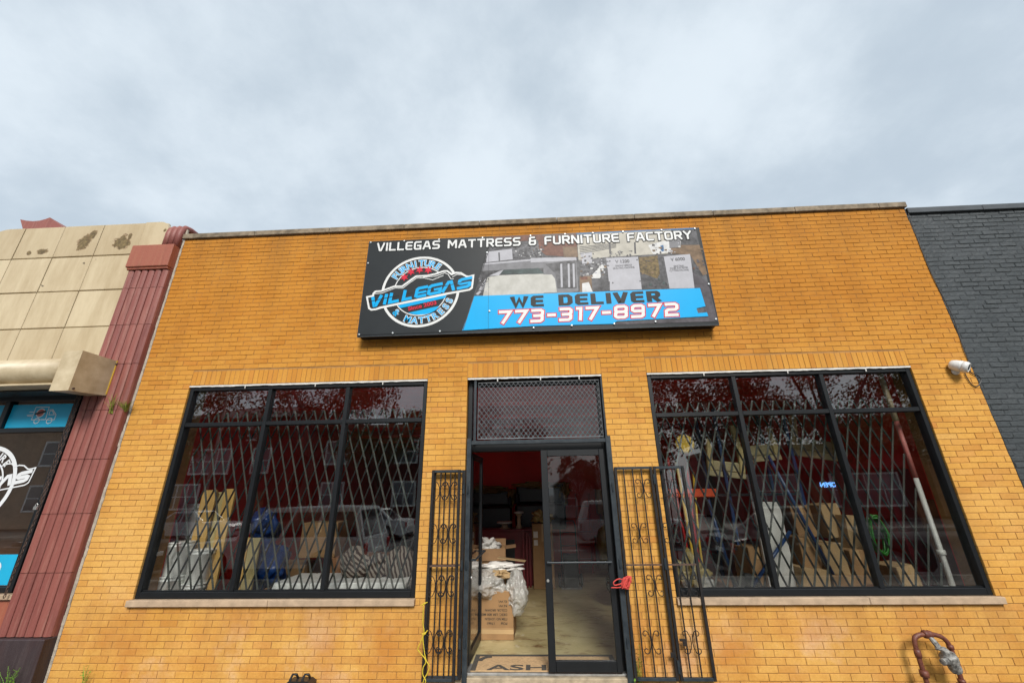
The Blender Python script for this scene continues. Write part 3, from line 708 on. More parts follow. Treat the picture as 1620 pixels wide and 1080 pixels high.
# ================================================================== lettering
GL = {'V': (4.4, [[(0, 6), (1.7, 0), (2.6, 0), (4.4, 6)]]), 'I': (0.01, [[(0, 0), (0, 6)]]), 'L': (3.6, [[(0, 6), (0, 0), (3.6, 0)]]),
 'E': (3.8, [[(3.8, 6), (.7, 6), (0, 5.3), (0, .7), (.7, 0), (3.8, 0)], [(0, 3), (3.5, 3)]]),
 'G': (4.0, [[(4, 6), (.7, 6), (0, 5.3), (0, .7), (.7, 0), (4, 0), (4, 2.9), (2.1, 2.9)]]),
 'A': (4.6, [[(0, 0), (1.7, 6), (2.9, 6), (4.6, 0)], [(.9, 2), (3.7, 2)]]),
 'S': (4.0, [[(4, 6), (.7, 6), (0, 5.3), (0, 3.7), (.7, 3), (3.3, 3), (4, 2.3), (4, .7), (3.3, 0), (0, 0)]]),
 'M': (5.2, [[(0, 0), (0, 6), (.5, 6), (2.6, 2.2), (4.7, 6), (5.2, 6), (5.2, 0)]]),
 'T': (4.2, [[(0, 6), (4.2, 6)], [(2.1, 6), (2.1, 0)]]),
 'R': (4.0, [[(0, 0), (0, 6), (3.3, 6), (4, 5.3), (4, 3.5), (3.3, 2.8), (0, 2.8)], [(2.0, 2.8), (4, 0)]]),
 'F': (3.7, [[(3.7, 6), (.7, 6), (0, 5.3), (0, 0)], [(0, 3), (3.3, 3)]]),
 'U': (4.0, [[(0, 6), (0, .7), (.7, 0), (3.3, 0), (4, .7), (4, 6)]]),
 'N': (4.2, [[(0, 0), (0, 6), (.4, 6), (3.8, 0), (4.2, 0), (4.2, 6)]]),
 'C': (3.8, [[(3.8, 6), (.7, 6), (0, 5.3), (0, .7), (.7, 0), (3.8, 0)]]),
 'O': (4.2, [[(2, 6), (.7, 6), (0, 5.3), (0, .7), (.7, 0), (3.5, 0), (4.2, .7), (4.2, 5.3), (3.5, 6), (1.9, 6)]]),
 'Y': (4.2, [[(0, 6), (2.1, 2.9), (4.2, 6)], [(2.1, 2.9), (2.1, 0)]]),
 '&': (4.2, [[(3.3, 6), (1, 6), (.4, 5.4), (.4, 3.7), (1, 3), (3.2, 3)], [(1, 3), (.1, 2.4), (.1, .6), (.8, 0), (3.2, 0), (3.9, .7), (3.9, 3.4)]]),
 'W': (6.2, [[(0, 6), (1.5, 0), (3.1, 5), (4.7, 0), (6.2, 6)]]), 'D': (4.2, [[(0, 3), (0, 6), (3.1, 6), (4.2, 4.9), (4.2, 1.1), (3.1, 0), (0, 0), (0, 3.1)]]),
 '7': (3.8, [[(0, 6), (3.8, 6), (1.5, 0)]]), '3': (3.8, [[(0, 6), (3.1, 6), (3.8, 5.3), (3.8, 3.7), (3.1, 3), (.9, 3)], [(3.1, 3), (3.8, 2.3), (3.8, .7), (3.1, 0), (0, 0)]]),
 '1': (1.3, [[(0, 6), (1.3, 6), (1.3, 0)]]), '-': (2.2, [[(0, 3), (2.2, 3)]]),
 '8': (3.9, [[(1.9, 3), (.7, 3), (0, 3.7), (0, 5.3), (.7, 6), (3.2, 6), (3.9, 5.3), (3.9, 3.7), (3.2, 3), (1.8, 3)], [(.7, 3), (0, 2.3), (0, .7), (.7, 0), (3.2, 0), (3.9, .7), (3.9, 2.3), (3.2, 3)]]),
 '9': (3.9, [[(3.9, 3), (.7, 3), (0, 3.7), (0, 5.3), (.7, 6), (3.2, 6), (3.9, 5.3), (3.9, .7), (3.2, 0), (0, 0)]]),
 '2': (3.9, [[(0, 6), (3.2, 6), (3.9, 5.3), (3.9, 3.7), (3.2, 3), (.7, 3), (0, 2.3), (0, 0), (3.9, 0)]]),
 'P': (4.0, [[(0, 0), (0, 6), (3.3, 6), (4, 5.3), (4, 3.5), (3.3, 2.8), (0, 2.8)]]), 'H': (4.0, [[(0, 0), (0, 6)], [(4, 0), (4, 6)], [(0, 3), (4, 3)]])}
_lay = [0]
def strip(mb, pts, w, y, ext=0.0, asp=1.0):
    """flat painted stroke of width w along 2-D points in the x,z plane, mitred"""
    pts = [Vector((p[0]/asp, p[1])) for p in pts]
    if ext:
        pts[0] = pts[0]-(pts[1]-pts[0]).normalized()*ext; pts[-1] = pts[-1]+(pts[-1]-pts[-2]).normalized()*ext
    k = len(pts); Lf = []; Rt = []
    for i in range(k):
        d0 = (pts[i]-pts[max(i-1, 0)]); d1 = (pts[min(i+1, k-1)]-pts[i])
        d0 = d0.normalized() if d0.length > 0 else d1.normalized(); d1 = d1.normalized() if d1.length > 0 else d0
        n0 = Vector((-d0.y, d0.x)); n1 = Vector((-d1.y, d1.x)); n = (n0+n1)
        n = n.normalized() if n.length > 1e-4 else n0
        sc = min(1/max(n.dot(n0), .35), 2.2); Lf.append(pts[i]+n*(w/2*sc)); Rt.append(pts[i]-n*(w/2*sc))
    for i in range(k-1):
        _lay[0] = (_lay[0]+1) % 23; yy = y-_lay[0]*.00006
        mb.add([(Lf[i].x*asp, yy, Lf[i].y), (Rt[i].x*asp, yy, Rt[i].y), (Rt[i+1].x*asp, yy, Rt[i+1].y), (Lf[i+1].x*asp, yy, Lf[i+1].y)], [(0, 1, 2, 3)])
def glyph_run(text, gap=1.9, space=3.4):
    """[(char, x0, width)] and the total width, in glyph units"""
    x = 0; out = []
    for ch in text:
        if ch == ' ': x += space; continue
        w = GL[ch][0]; out.append((ch, x, w)); x += w+gap
    return out, x-gap
def write_line(text, mapping, sw, y, layers, parent, name='lettering', gap=1.9, space=3.4, asp=1.0):
    """layers: [(extra width, material, y offset)]; mapping(s, t) -> (x, z), s along the line 0..1, t up the letter 0..1"""
    run, W = glyph_run(text, gap, space); obs = []
    for extra, material, dy in layers:
        for ch, gx, gw in run:
            mb = MB()
            for line in GL[ch][1]:
                strip(mb, [mapping((gx+a)/W, b/6.0) for a, b in line], sw+2*extra, y+dy, sw*.45+extra, asp)
            obs.append(mb.build('letter' if not extra else 'letter_outline', material, parent, fix=False))
    return obs
def font_mesh(text, size, bold=0.0, align='CENTER'):
    cu = bpy.data.curves.new('lettering', 'FONT'); cu.body = text; cu.size = size; cu.offset = bold; cu.align_x = align; cu.resolution_u = 3
    o = bpy.data.objects.new('lettering', cu); COL.objects.link(o)
    me = bpy.data.meshes.new_from_object(o); bpy.data.objects.remove(o)
    vs = [v.co.copy() for v in me.vertices]; fs = [tuple(p.vertices) for p in me.polygons]; bpy.data.meshes.remove(me)
    return vs, fs

# ================================================================== the fascia sign
SY = -.165
sgn = thing('shop_sign', 'wide fascia sign, black and blue, with round logo and a factory photograph', 'sign', (0, 0, 0))
cTL, cTR, cBR, cBL = at(585, 382, SY), at(1107, 361, SY), at(1134, 516, SY), at(567, 529, SY)
SX0 = (cTL.x+cBL.x)/2; SX1 = (cTR.x+cBR.x)/2; SZ1 = (cTL.z+cTR.z)/2; SZ0 = (cBL.z+cBR.z)/2
def sg(u, v):
    """photo pixel -> (x, z) on the sign's face, squared up to the sign's own rectangle"""
    p = at(u, v, SY); s = (p.x-SX0)/(SX1-SX0)
    for _ in range(2):
        t = (p.z-(cBL.z+(cBR.z-cBL.z)*s))/((cTL.z+(cTR.z-cTL.z)*s)-(cBL.z+(cBR.z-cBL.z)*s))
        xl = cBL.x+(cTL.x-cBL.x)*t; xr = cBR.x+(cTR.x-cBR.x)*t; s = (p.x-xl)/(xr-xl)
    return SX0+s*(SX1-SX0), SZ0+t*(SZ1-SZ0)
def za(X, Y): return sg(550+X/5.142, 340+Y/5.142)        # left half of the sign, enlarged view
def zb(X, Y): return sg(840+X/5.142, 340+Y/5.142)        # right half
def zc(X, Y): return sg(560+X/7.364, 400+Y/7.364)        # the logo
MB().box(SX0, SX1, SY+.012, -.01, SZ0, SZ1, .006).build('sign_box', M['sign_black2'], sgn)
MB().box(SX0-.004, SX1+.004, SY, SY+.0115, SZ0-.004, SZ1+.004).build('sign_face', M['sign_black'], sgn)
tr = MB()
for (x0, x1, z0, z1) in ((SX0-.008, SX1+.008, SZ0-.014, SZ0-.0045), (SX0-.012, SX0-.0045, SZ0-.004, SZ1+.004), (SX1+.0045, SX1+.012, SZ0-.004, SZ1+.004)): tr.box(x0, x1, SY-.004, SY+.02, z0, z1)
tr.build('edge_trim', M['iron_worn'], sgn)
pl = [0]
def patch(pts, material, level, name='print', fn=None):
    """flat printed area; level stacks the print layers a fraction of a millimetre apart"""
    pl[0] += 1
    q = [fn(*p) if fn else p for p in pts]; q = [(min(max(x, SX0-.003), SX1+.003), min(max(z, SZ0-.003), SZ1+.003)) for x, z in q]
    return MB().poly([(x, SY-.0012*level-.00002*(pl[0] % 30), z) for x, z in q]).build(name, material, sgn, fix=False)
def pm(name, c, var=.25, scale=9, c2=None): f_ = .72; return mat('photo_print_'+name, tuple(q*f_ for q in c), .42, var*1.3, scale, 0, col2=tuple(q*f_ for q in c2) if c2 else None, detail=9, spec=.15)
PMs = dict(grey=pm('grey_steel', (.27, .27, .29), .15), lgrey=pm('light_grey', (.60, .60, .65), .07), mid=pm('mid_grey', (.13, .13, .14), .4, 14), dark=pm('dark_clutter', (.035, .035, .04), .6, 18, (.16, .16, .17)),
           brick=pm('brick_red', (.15, .055, .035), .4, 22, (.27, .115, .075)), white=pm('quilted_white', (.60, .59, .54), .12, 7, (.80, .79, .74)), cream=pm('cream_wall', (.62, .59, .51), .15, 6), tan=pm('tan_cardboard', (.25, .165, .10), .3, 10), ochre=pm('gold_cloth', (.20, .14, .055), .5, 26),
           teal=pm('teal_glass', (.07, .10, .10), .3, 8), wht=pm('pale_sheet', (.85, .85, .84), .12, 12), plum=pm('floor_grey', (.12, .11, .125), .3, 9), blueb=pm('blue_beam', (.06, .20, .42), .3, 5), clut=pm('speckled_clutter', (.045, .045, .05), .5, 20, (.30, .30, .32)))
for m_ in PMs.values(): tone(m_, OUT)
# --- photograph background
patch([(1185, 178), (1594, 160), (1594, 640), (1025, 658)], PMs['mid'], 1, fn=za)
patch([(0, 165), (1350, 100), (1440, 560), (1515, 875), (700, 890), (300, 640), (0, 640)], PMs['mid'], 1, fn=zb)
def P1(m_, *pts): patch(pts, PMs[m_], 2, fn=za)
def P2(m_, *pts): patch(pts, PMs[m_], 2, fn=zb)
def Q1(m_, *pts): patch(pts, PMs[m_], 3, fn=za)
def Q2(m_, *pts): patch(pts, PMs[m_], 3, fn=zb)
P1('brick', (1180, 178), (1590, 160), (1590, 205), (1190, 222))
P1('clut', (1340, 250), (1594, 230), (1594, 345), (1345, 345))
P1('lgrey', (1130, 300), (1340, 275), (1345, 360), (1130, 385)); Q1('mid', (1228, 305), (1240, 305), (1243, 380), (1231, 380))
P1('grey', (1105, 395), (1594, 355), (1594, 430), (1090, 455))
Q1('lgrey', (1110, 392), (1594, 352), (1594, 366), (1107, 406))
P1('dark', (1085, 460), (1594, 432), (1594, 470), (1160, 520), (1110, 640), (1040, 640))
Q1('teal', (1235, 480), (1270, 448), (1535, 435), (1570, 478)); Q1('lgrey', (1150, 495), (1240, 455), (1270, 446), (1230, 492))
Q1('white', (1120, 560), (1140, 505), (1240, 490), (1594, 478), (1594, 640), (1100, 655))
Q1('lgrey', (1040, 640), (1100, 590), (1108, 600), (1060, 650)); Q1('mid', (1060, 500), (1085, 480), (1110, 620), (1080, 620))
for i in range(5): Q1('lgrey', (1120+i*5, 520+i*20), (1126+i*5, 520+i*20), (1070+i*4, 610), (1064+i*4, 610))
# right half
P2('cream', (380, 160), (1150, 125), (1130, 320), (640, 345), (390, 370)); P2('brick', (60, 172), (375, 155), (385, 345), (125, 330), (70, 280))
Q2('tan', (262, 262), (380, 262), (386, 345), (270, 345)); P2('blueb', (375, 150), (1350, 104), (1350, 118), (380, 160))
Q2('dark', (370, 165), (400, 163), (400, 235), (372, 240))
for k in range(5): Q2('mid', (400, 262+k*14), (700, 232+k*8), (700, 236+k*8), (400, 267+k*14))
for x in (640, 845): Q2('dark', (x, 225), (x+14, 225), (x+16, 320), (x+2, 320))
P2('grey', (0, 350), (370, 345), (385, 620), (300, 640), (0, 640)); Q2('lgrey', (0, 352), (370, 346), (374, 372), (0, 388))
Q2('mid', (120, 400), (365, 370), (370, 600), (215, 600), (200, 480)); 
for x in (240, 300, 340): patch([(x, 400), (x+16, 398), (x+18, 590), (x+2, 592)], PMs['lgrey'], 4, fn=zb)
patch([(0, 440), (60, 432), (110, 480), (0, 482)], PMs['teal'], 4, fn=zb); patch([(0, 485), (170, 487), (195, 520), (210, 632), (0, 640)], PMs['white'], 4, fn=zb)
P2('clut', (395, 320), (620, 300), (640, 430), (500, 500), (400, 505)); P2('tan', (395, 500), (490, 500), (500, 640), (395, 640)); Q2('wht', (415, 560), (470, 550), (500, 630), (415, 634)); Q2('brick', (405, 505), (460, 505), (460, 528), (405, 530))
Q2('lgrey', (405, 310), (500, 305), (500, 395), (420, 400)); Q2('wht', (490, 500), (580, 405), (615, 440), (560, 520), (495, 520))
P2('clut', (640, 300), (810, 290), (810, 345), (640, 350)); P2('ochre', (880, 350), (1035, 335), (1050, 480), (1020, 540), (890, 470))
P2('dark', (890, 470), (1100, 560), (1110, 615), (890, 615)); P2('plum', (1310, 470), (1440, 560), (1510, 870), (1420, 840), (1380, 610), (1320, 600))
Q2('lgrey', (615, 355), (875, 345), (900, 612), (640, 620)); Q2('mid', (565, 440), (625, 435), (632, 545), (570, 545)); Q2('dark', (520, 625), (565, 545), (640, 545), (640, 622))
Q2('lgrey', (1065, 345), (1300, 325), (1328, 605), (1120, 608)); Q2('mid', (1065, 345), (1085, 345), (1125, 608), (1108, 600))
P2('wht', (960, 250), (1090, 215), (1230, 215), (1220, 300), (1000, 325)); P2('dark', (1225, 200), (1345, 190), (1370, 240), (1240, 290)); P2('tan', (1150, 250), (1380, 250), (1435, 490), (1400, 500), (1300, 330), (1140, 320))
Q2('blueb', (1060, 255), (1085, 250), (1088, 300), (1062, 305)); patch([(1130, 180), (1225, 175), (1225, 270), (1135, 275)], PMs['grey'], 4, fn=zb)
random.seed(77)
for fn_, x0_, y0_, x1_, y1_, n_, keys, sz in ((za, 1345, 250, 1590, 340, 46, ('dark', 'wht', 'grey', 'mid', 'plum'), 16), (zb, 0, 250, 130, 330, 14, ('dark', 'wht', 'grey', 'tan'), 18), (zb, 400, 310, 620, 500, 46, ('dark', 'lgrey', 'mid', 'wht', 'tan'), 22), (zb, 640, 290, 820, 345, 26, ('dark', 'mid', 'grey'), 16), (zb, 990, 230, 1230, 318, 24, ('wht', 'lgrey', 'tan', 'plum'), 22), (zb, 1320, 260, 1400, 440, 14, ('tan', 'brick', 'tan', 'plum'), 26), (za, 1050, 455, 1150, 640, 22, ('dark', 'mid', 'lgrey', 'plum'), 16), (zb, 890, 490, 1100, 610, 14, ('dark', 'mid', 'teal'), 26), (zb, 900, 345, 1035, 500, 22, ('ochre', 'tan', 'dark'), 18)):
    for _ in range(n_):
        X_, Y_ = random.uniform(x0_, x1_), random.uniform(y0_, y1_); a_ = random.uniform(.3, 1)*sz; b_ = random.uniform(.2, .8)*sz; q_ = random.uniform(-.4, .4)
        patch([(X_, Y_), (X_+a_, Y_+q_*a_*.4), (X_+a_-q_*b_, Y_+b_), (X_-q_*b_, Y_+b_*.9)], PMs[random.choice(keys)], 4.4, fn=fn_)
for x, y in ((640, 375), (862, 365), (660, 552), (882, 540)): patch([(x, y), (x+9, y), (x+9, y+10), (x, y+10)], PMs['dark'], 5, fn=zb)
patch([(670, 900), (690, 882), (1430, 842), (1515, 870), (1510, 880)], PMs['plum'], 3, fn=zb)
def small_text(txt, pa, pb, h, material, fn, y, bold=.0, align='CENTER', parent=sgn):
    """built-in type set from pa to pb (pixel views), letter height h in metres"""
    a = Vector(fn(*pa)); b = Vector(fn(*pb)); d = (b-a); vs, fs = font_mesh(txt, h*1.37, bold*h); 
    x0 = min(v.x for v in vs); x1 = max(v.x for v in vs); k = d.length/(x1-x0); t = d.normalized(); n = Vector((-t.y, t.x))
    mb = MB(); mb.add([((a+t*((v.x-x0)*k)+n*v.y).x, y, (a+t*((v.x-x0)*k)+n*v.y).y) for v in vs], fs); return tag(mb.build('lettering', material, parent, fix=False), kind='stuff')
small_text('V 1200', (690, 397), (805, 392), .052, PMs['mid'], zb, SY-.0062, .02)
small_text('SINGLE NEEDLE', (690, 426), (822, 418), .028, PMs['mid'], zb, SY-.0062); small_text('QUILTING MACHINE', (670, 446), (845, 438), .030, PMs['mid'], zb, SY-.0062)
small_text('V 6000', (1142, 382), (1258, 376), .052, PMs['mid'], zb, SY-.0062, .02)
small_text('QUILTING', (1165, 432), (1245, 428), .028, PMs['mid'], zb, SY-.0062); small_text('PANEL & BORDER', (1135, 450), (1280, 442), .028, PMs['mid'], zb, SY-.0062); small_text('CUTTING MACHINE', (1130, 468), (1285, 462), .028, PMs['mid'], zb, SY-.0062)
# --- blue banner
bl = [sg(550+1030/5.142, 340+658/5.142), sg(840+1372/5.142, 340+606/5.142), sg(840+1412/5.142, 340+757/5.142), sg(840+1338/5.142, 340+772/5.142), sg(840+1350/5.142, 340+812/5.142), sg(840+1422/5.142, 340+806/5.142), sg(840+1432/5.142, 340+838/5.142), sg(840+690/5.142, 340+872/5.142), sg(840+660/5.142, 340+893/5.142), sg(840, 340+905/5.142), sg(550+930/5.142, 340+935/5.142)]
patch(bl, M['sign_blue'], 6, 'blue_banner')
patch([(0, 185), (1180, 175), (1130, 300), (1030, 650), (935, 940), (60, 965)], M['sign_black'], 5, 'black_field', fn=lambda X, Y: za(max(X, -40), Y))
patch([(1185, 176), (1190, 176), (940, 930), (934, 932)], PMs['mid'], 7, 'field_edge', fn=za)
# --- headline, banner words, phone number
def line_map(pa, pb, h, fn, shear=0.0, fn2=None):
    a = Vector(fn(*pa)); b = Vector((fn2 or fn)(*pb)); t = (b-a).normalized(); n = Vector((-t.y, t.x)); Wd = (b-a).length
    return lambda s, q: tuple(a+t*(s*Wd+shear*h*q)+n*(h*q))
YT = SY-.0105
write_line('VILLEGAS MATTRESS & FURNITURE FACTORY', line_map((243, 288), (1312, 197), .118, za, .0, zb), .027, YT, [(.0095, M['sign_black2'], .0018), (0, M['sign_white'], 0)], sgn, gap=2.2, space=4.6)
write_line('WE DELIVER', line_map((1340, 744), (1032, 706), .130, za, .0, zb), .036, YT, [(0, M['sign_black2'], 0)], sgn, gap=3.4, space=5.6, asp=1.9)
write_line('773-317-8972', line_map((1228, 876), (1180, 824), .158, za, .12, zb), .043, YT, [(.013, M['sign_red'], .0018), (0, M['sign_white'], 0)], sgn, gap=2.3)
# --- round logo
C = Vector(zc(775, 437)); RO = (Vector(zc(1228, 425))-Vector(zc(322, 445))).length/2
def ring(r0, r1, a0, a1, material, y, n=96, name='logo_ring', parent=sgn, c=None):
    c = c or C; mb = MB(); k = max(4, int(n*abs(a1-a0)/360)); vs = []; 
    for i in range(k+1):
        t = R(a0+(a1-a0)*i/k); vs += [(c.x+r0*math.cos(t), y, c.y+r0*math.sin(t)), (c.x+r1*math.cos(t), y, c.y+r1*math.sin(t))]
    mb.add(vs, [(2*i, 2*i+1, 2*i+3, 2*i+2) for i in range(k)]); return mb.build(name, material, parent, fix=False)
ring(RO*.935, RO, 0, 360, M['sign_white'], YT)
ring(RO*.665, RO*.69, 0, 360, M['sign_white'], YT)
def arc_text(txt, r, a0, a1, size, outward, material, y, bold, parent=sgn, c=None):
    """built-in type set letter by letter round the ring from angle a0 to a1 (degrees)"""
    c = c or C; n = len(txt)
    for i, ch in enumerate(txt):
        if ch == ' ': continue
        mb = MB()
        a = R(a0+(a1-a0)*i/(n-1)); vs, fs = font_mesh(ch, size, bold)
        x0 = min(v.x for v in vs); x1 = max(v.x for v in vs); rad = Vector((math.cos(a), math.sin(a)))
        upv = rad if outward else -rad; rt = Vector((upv.y, -upv.x)); h = size*.35
        o = c+rad*r
        mb.add([((o+rt*(v.x-(x0+x1)/2)+upv*(v.y-h)).x, y-.00003*(i % 5), (o+rt*(v.x-(x0+x1)/2)+upv*(v.y-h)).y) for v in vs], fs)
        mb.build('letter', material, parent, fix=False)
for mt, bo, dy in ((M['sign_white'], .009, .0006), (M['sign_blue'], .002, 0)):
    arc_text('FURNITURE', RO*.81, 147, 58, RO*.245, True, mt, YT+dy, bo); arc_text('& MATTRESS', RO*.81, 226, 338, RO*.235, False, mt, YT+dy, bo)
for X, Y in ((590, 280), (668, 218), (768, 195), (868, 198)):
    c0 = Vector(zc(X, Y)); st = []
    for i in range(12):
        r_ = RO*(.118 if i % 2 == 0 else .052); t = R(90+i*30); st.append((c0.x+r_*math.cos(t), YT-.0001, c0.y+r_*math.sin(t)))
    MB().poly(st).build('star', M['sign_red'], sgn, fix=False)
outl = [(145, 497), (218, 482), (222, 460), (250, 432), (322, 428), (470, 375), (562, 375), (622, 330), (722, 260), (850, 254), (950, 235), (1040, 203), (1092, 200), (1142, 236), (1190, 220), (1252, 225), (1312, 262), (1338, 266), (1406, 250), (1386, 412), (1350, 438), (1100, 482), (312, 640), (266, 655), (206, 662), (172, 640)]
inn = [(168, 513), (238, 498), (244, 470), (262, 450), (325, 446), (475, 394), (567, 393), (636, 346), (730, 279), (850, 273), (955, 253), (1045, 222), (1086, 219), (1136, 260), (1190, 241), (1247, 246), (1300, 281), (1338, 286), (1382, 274), (1366, 396), (1340, 418), (1095, 458), (306, 616), (262, 634), (214, 640), (192, 626)]
MB().poly([(x, YT-.0010, z) for x, z in (zc(*p) for p in outl)]).build('logo_outline', M['sign_white'], sgn, fix=False)
MB().poly([(x, YT-.0016, z) for x, z in (zc(*p) for p in inn)]).build('logo_field', M['sign_black'], sgn, fix=False)
MB().poly([(x, YT-.0006, z) for x, z in (zc(*p) for p in [(512, 603), (1080, 484), (1064, 522), (545, 634)])]).build('logo_stripe', M['sign_blue'], sgn, fix=False)
MB().poly([(x, YT-.0006, z) for x, z in (zc(*p) for p in [(632, 690), (998, 612), (960, 655), (905, 688), (840, 708), (760, 712), (690, 705)])]).build('logo_stripe', M['sign_blue'], sgn, fix=False)
lw = MB()
def za_strip(pts, w, lay): 
    strip(lw, [zc(*p) for p in pts], w, YT-lay)
za_strip([(250, 468), (330, 462), (480, 405), (575, 405), (640, 355), (735, 290), (820, 290), (920, 312), (1045, 262)], .010, .0022)
za_strip([(810, 280), (960, 270), (1060, 232), (1100, 250), (1130, 300), (1165, 302)], .010, .0024); za_strip([(1150, 280), (1200, 252), (1260, 255), (1330, 292)], .010, .0026)
lw.build('logo_linework', M['sign_white'], sgn, fix=False)
def villegas(fn, y, sw, layers, parent):
    spans = [('V', 205, 300), ('I', 362, 363), ('L', 420, 512), ('L', 578, 662), ('E', 722, 830), ('G', 868, 1000), ('A', 1038, 1160), ('S', 1215, 1345)]
    for extra, material, dy in layers:
        for ch, xa, xb in spans:
            gw = GL[ch][0]; mb = MB()
            for line in GL[ch][1]:
                if ch == 'A' and line[0] == (.9, 2): continue
                pts = []
                for a, b in line:
                    X = xa+(xb-xa)*a/max(gw, .01)+22*b/6 if ch != 'I' else xa+22*b/6
                    pts.append(fn(X, 612-.198*(X-205)-92*b/6))
                strip(mb, pts, sw+2*extra, y+dy, sw*.4+extra)
            mb.build('letter', material, parent, fix=False)
villegas(zc, YT-.0034, .045, [(0, M['sign_blue'], 0)], sgn)
cutl = MB()                                              # dark speed cuts through the logo letters
for X0, X1 in ((180, 330), (345, 530), (560, 690), (700, 850), (860, 1020), (1025, 1190), (1200, 1375)):
    strip(cutl, [zc(X0, 592-.198*(X0-205)-38), zc(X1, 592-.198*(X1-205)-38)], .010, YT-.0044)
cutl.build('logo_linework', M['sign_black'], sgn, fix=False)
small_text('Since 2003', (636, 664), (965, 592), .060, M['sign_red'], zc, YT-.0008, .05)
# screws round the edge, panel joint
sc_ = None
for (u, v) in ((586, 383), (640, 380), (695, 378), (764, 376), (840, 372), (895, 370), (939, 368), (987, 366), (1048, 363), (1101, 361), (1121, 452), (1131, 508), (1035, 511), (970, 514), (903, 516), (843, 519), (774, 492), (771, 400), (696, 523), (622, 525), (580, 416), (568, 527)):
    x, z = sg(u, v)
    if sc_ is None: sc_ = MB().lathe([(.0001, -.012), (.010, -.011), (.013, -.008), (.013, 0)], 10, axis='y').build('screw', M['screw'], sgn); c = sc_
    else: c = link_copy(sc_, sgn)
    c.location = (min(max(x, SX0+.02), SX1-.02), SY-.0085, min(max(z, SZ0+.02), SZ1-.02))
x, _ = sg(773, 450); MB().box(x-.0012, x+.0012, SY-.0118, SY-.011, SZ0, SZ1).build('panel_joint', M['sign_black'], sgn)

# ================================================================== ironwork at the door
def scroll(cx, cz, y, w=.085, h=.108, r=.0048):
    """pair of back-to-back C scrolls on a bar"""
    mb = MB()
    for s in (-1, 1):
        pts = []
        for k in range(11):                                   # upper curl, starting inside
            t = R(-140+k*32); rr = .014+.020*k/10; pts.append((cx+s*(.060+rr*math.cos(t)), y, cz+h*.68+rr*math.sin(t)))
        pts += [(cx+s*.012, y, cz+h*.42), (cx+s*.006, y, cz)]
        low = [(p[0], y, 2*cz-p[2]) for p in pts[:-1]][::-1]
        mb.tube(pts+low, r, 5)
    return mb
def gate_panel(root, x0, x1, z0, z1, y, bars, zm, scrolls, post=.030):
    MB().box(x0, x0+post, y-.016, y+.016, z0, z1, .002).build('post', M['iron'], root)
    MB().box(x1-post, x1, y-.016, y+.016, z0, z1, .002).build('post', M['iron'], root)
    MB().box(x0+post+.0005, x1-post-.0005, y-.015, y+.015, z1-post, z1-.0005, .002).build('rail', M['iron_worn'], root)
    MB().box(x0+post+.0005, x1-post-.0005, y-.015, y+.015, z0+.0005, z0+post, .002).build('rail', M['iron_worn'], root)
    MB().box(x0+post+.0005, x1-post-.0005, y-.019, y-.008, zm-.008, zm+.008).build('mid_rail', M['rust'], root)
    for bx_ in bars: MB().box(bx_-.0065, bx_+.0065, y-.0065, y+.0065, z0+post+.0005, z1-post-.0005).build('bar', M['iron'], root)
    for (sx, sz) in scrolls: scroll(sx, sz, y-.012).build('scroll', M['iron'], root, True)
GZ0, GZ1 = .125, 2.225
gl = thing('security_gate', 'narrow folded black scrollwork gate standing between the left window and the open doorway', 'gate', group=None)
yb = -.055
gate_panel(gl, -1.235, -.885, GZ0, GZ1, yb-.045, (-1.125, -1.005), 1.19, [(-1.125, 1.985), (-1.005, 1.985), (-1.125, 1.52), (-1.005, 1.52), (-1.125, .99), (-1.005, .99), (-1.005, .47), (-1.125, .475)])
gate_panel(gl, -1.225, -.83, GZ0+.004, GZ1-.004, yb, (-1.08, -.96, -.865), 1.19, [(-1.02, 1.985), (-1.02, 1.52), (-1.02, .99), (-1.02, .47)])
for z in (.45, 1.19, 2.0): MB().tube([(-.848, yb-.025, z-.05), (-.848, yb-.025, z+.05)], .012, 8).build('hinge', M['iron_worn'], gl)
gr = thing('security_gate', 'black scrollwork gate in two hinged panels folded back over the right window sill', 'gate')
gate_panel(gr, .970, 1.420, GZ0, GZ1, yb, (1.080, 1.185, 1.290), 1.18, [(1.290, 1.98), (1.185, 1.50), (1.290, .98), (1.185, .46)])
gate_panel(gr, 1.432, 1.795, GZ0, GZ1, yb, (1.545, 1.655), 1.18, [(1.600, 1.98), (1.545, 1.50), (1.655, .98), (1.600, .46)])
for z in (.25, 1.19, 2.08): MB().tube([(1.426, yb-.024, z-.055), (1.426, yb-.024, z+.055)], .014, 8).build('hinge', M['iron_worn'], gr)
MB().box(1.36, 1.395, yb-.03, yb-.0165, .33, .375, .003).build('latch', M['iron'], gr); MB().box(1.47, 1.545, yb-.035, yb-.0165, .475, .495, .003).box(1.50, 1.54, yb-.035, yb-.0166, .43, .474, .003).build('latch', M['iron'], gr)
# steel door surround the gates hang on
gs = thing('gate_frame', 'worn dark blue steel gate frame round the doorway', 'gate frame')
MB().box(-.826, -.772, -.040, .006, .03, 2.60, .003).build('post', M['iron_worn'], gs); MB().box(.905, .966, -.040, .006, .03, 2.60, .003).build('post', M['iron_worn'], gs)
MB().box(-.7715, .9045, -.036, .004, 2.525, 2.572, .003).build('header', M['iron_worn'], gs)
for x in (-.80, .935):
    for z in (.45, 1.19, 2.0): MB().tube([(x, -.050, z-.045), (x, -.050, z+.045)], .010, 8).build('hinge', M['iron_worn'], gs)
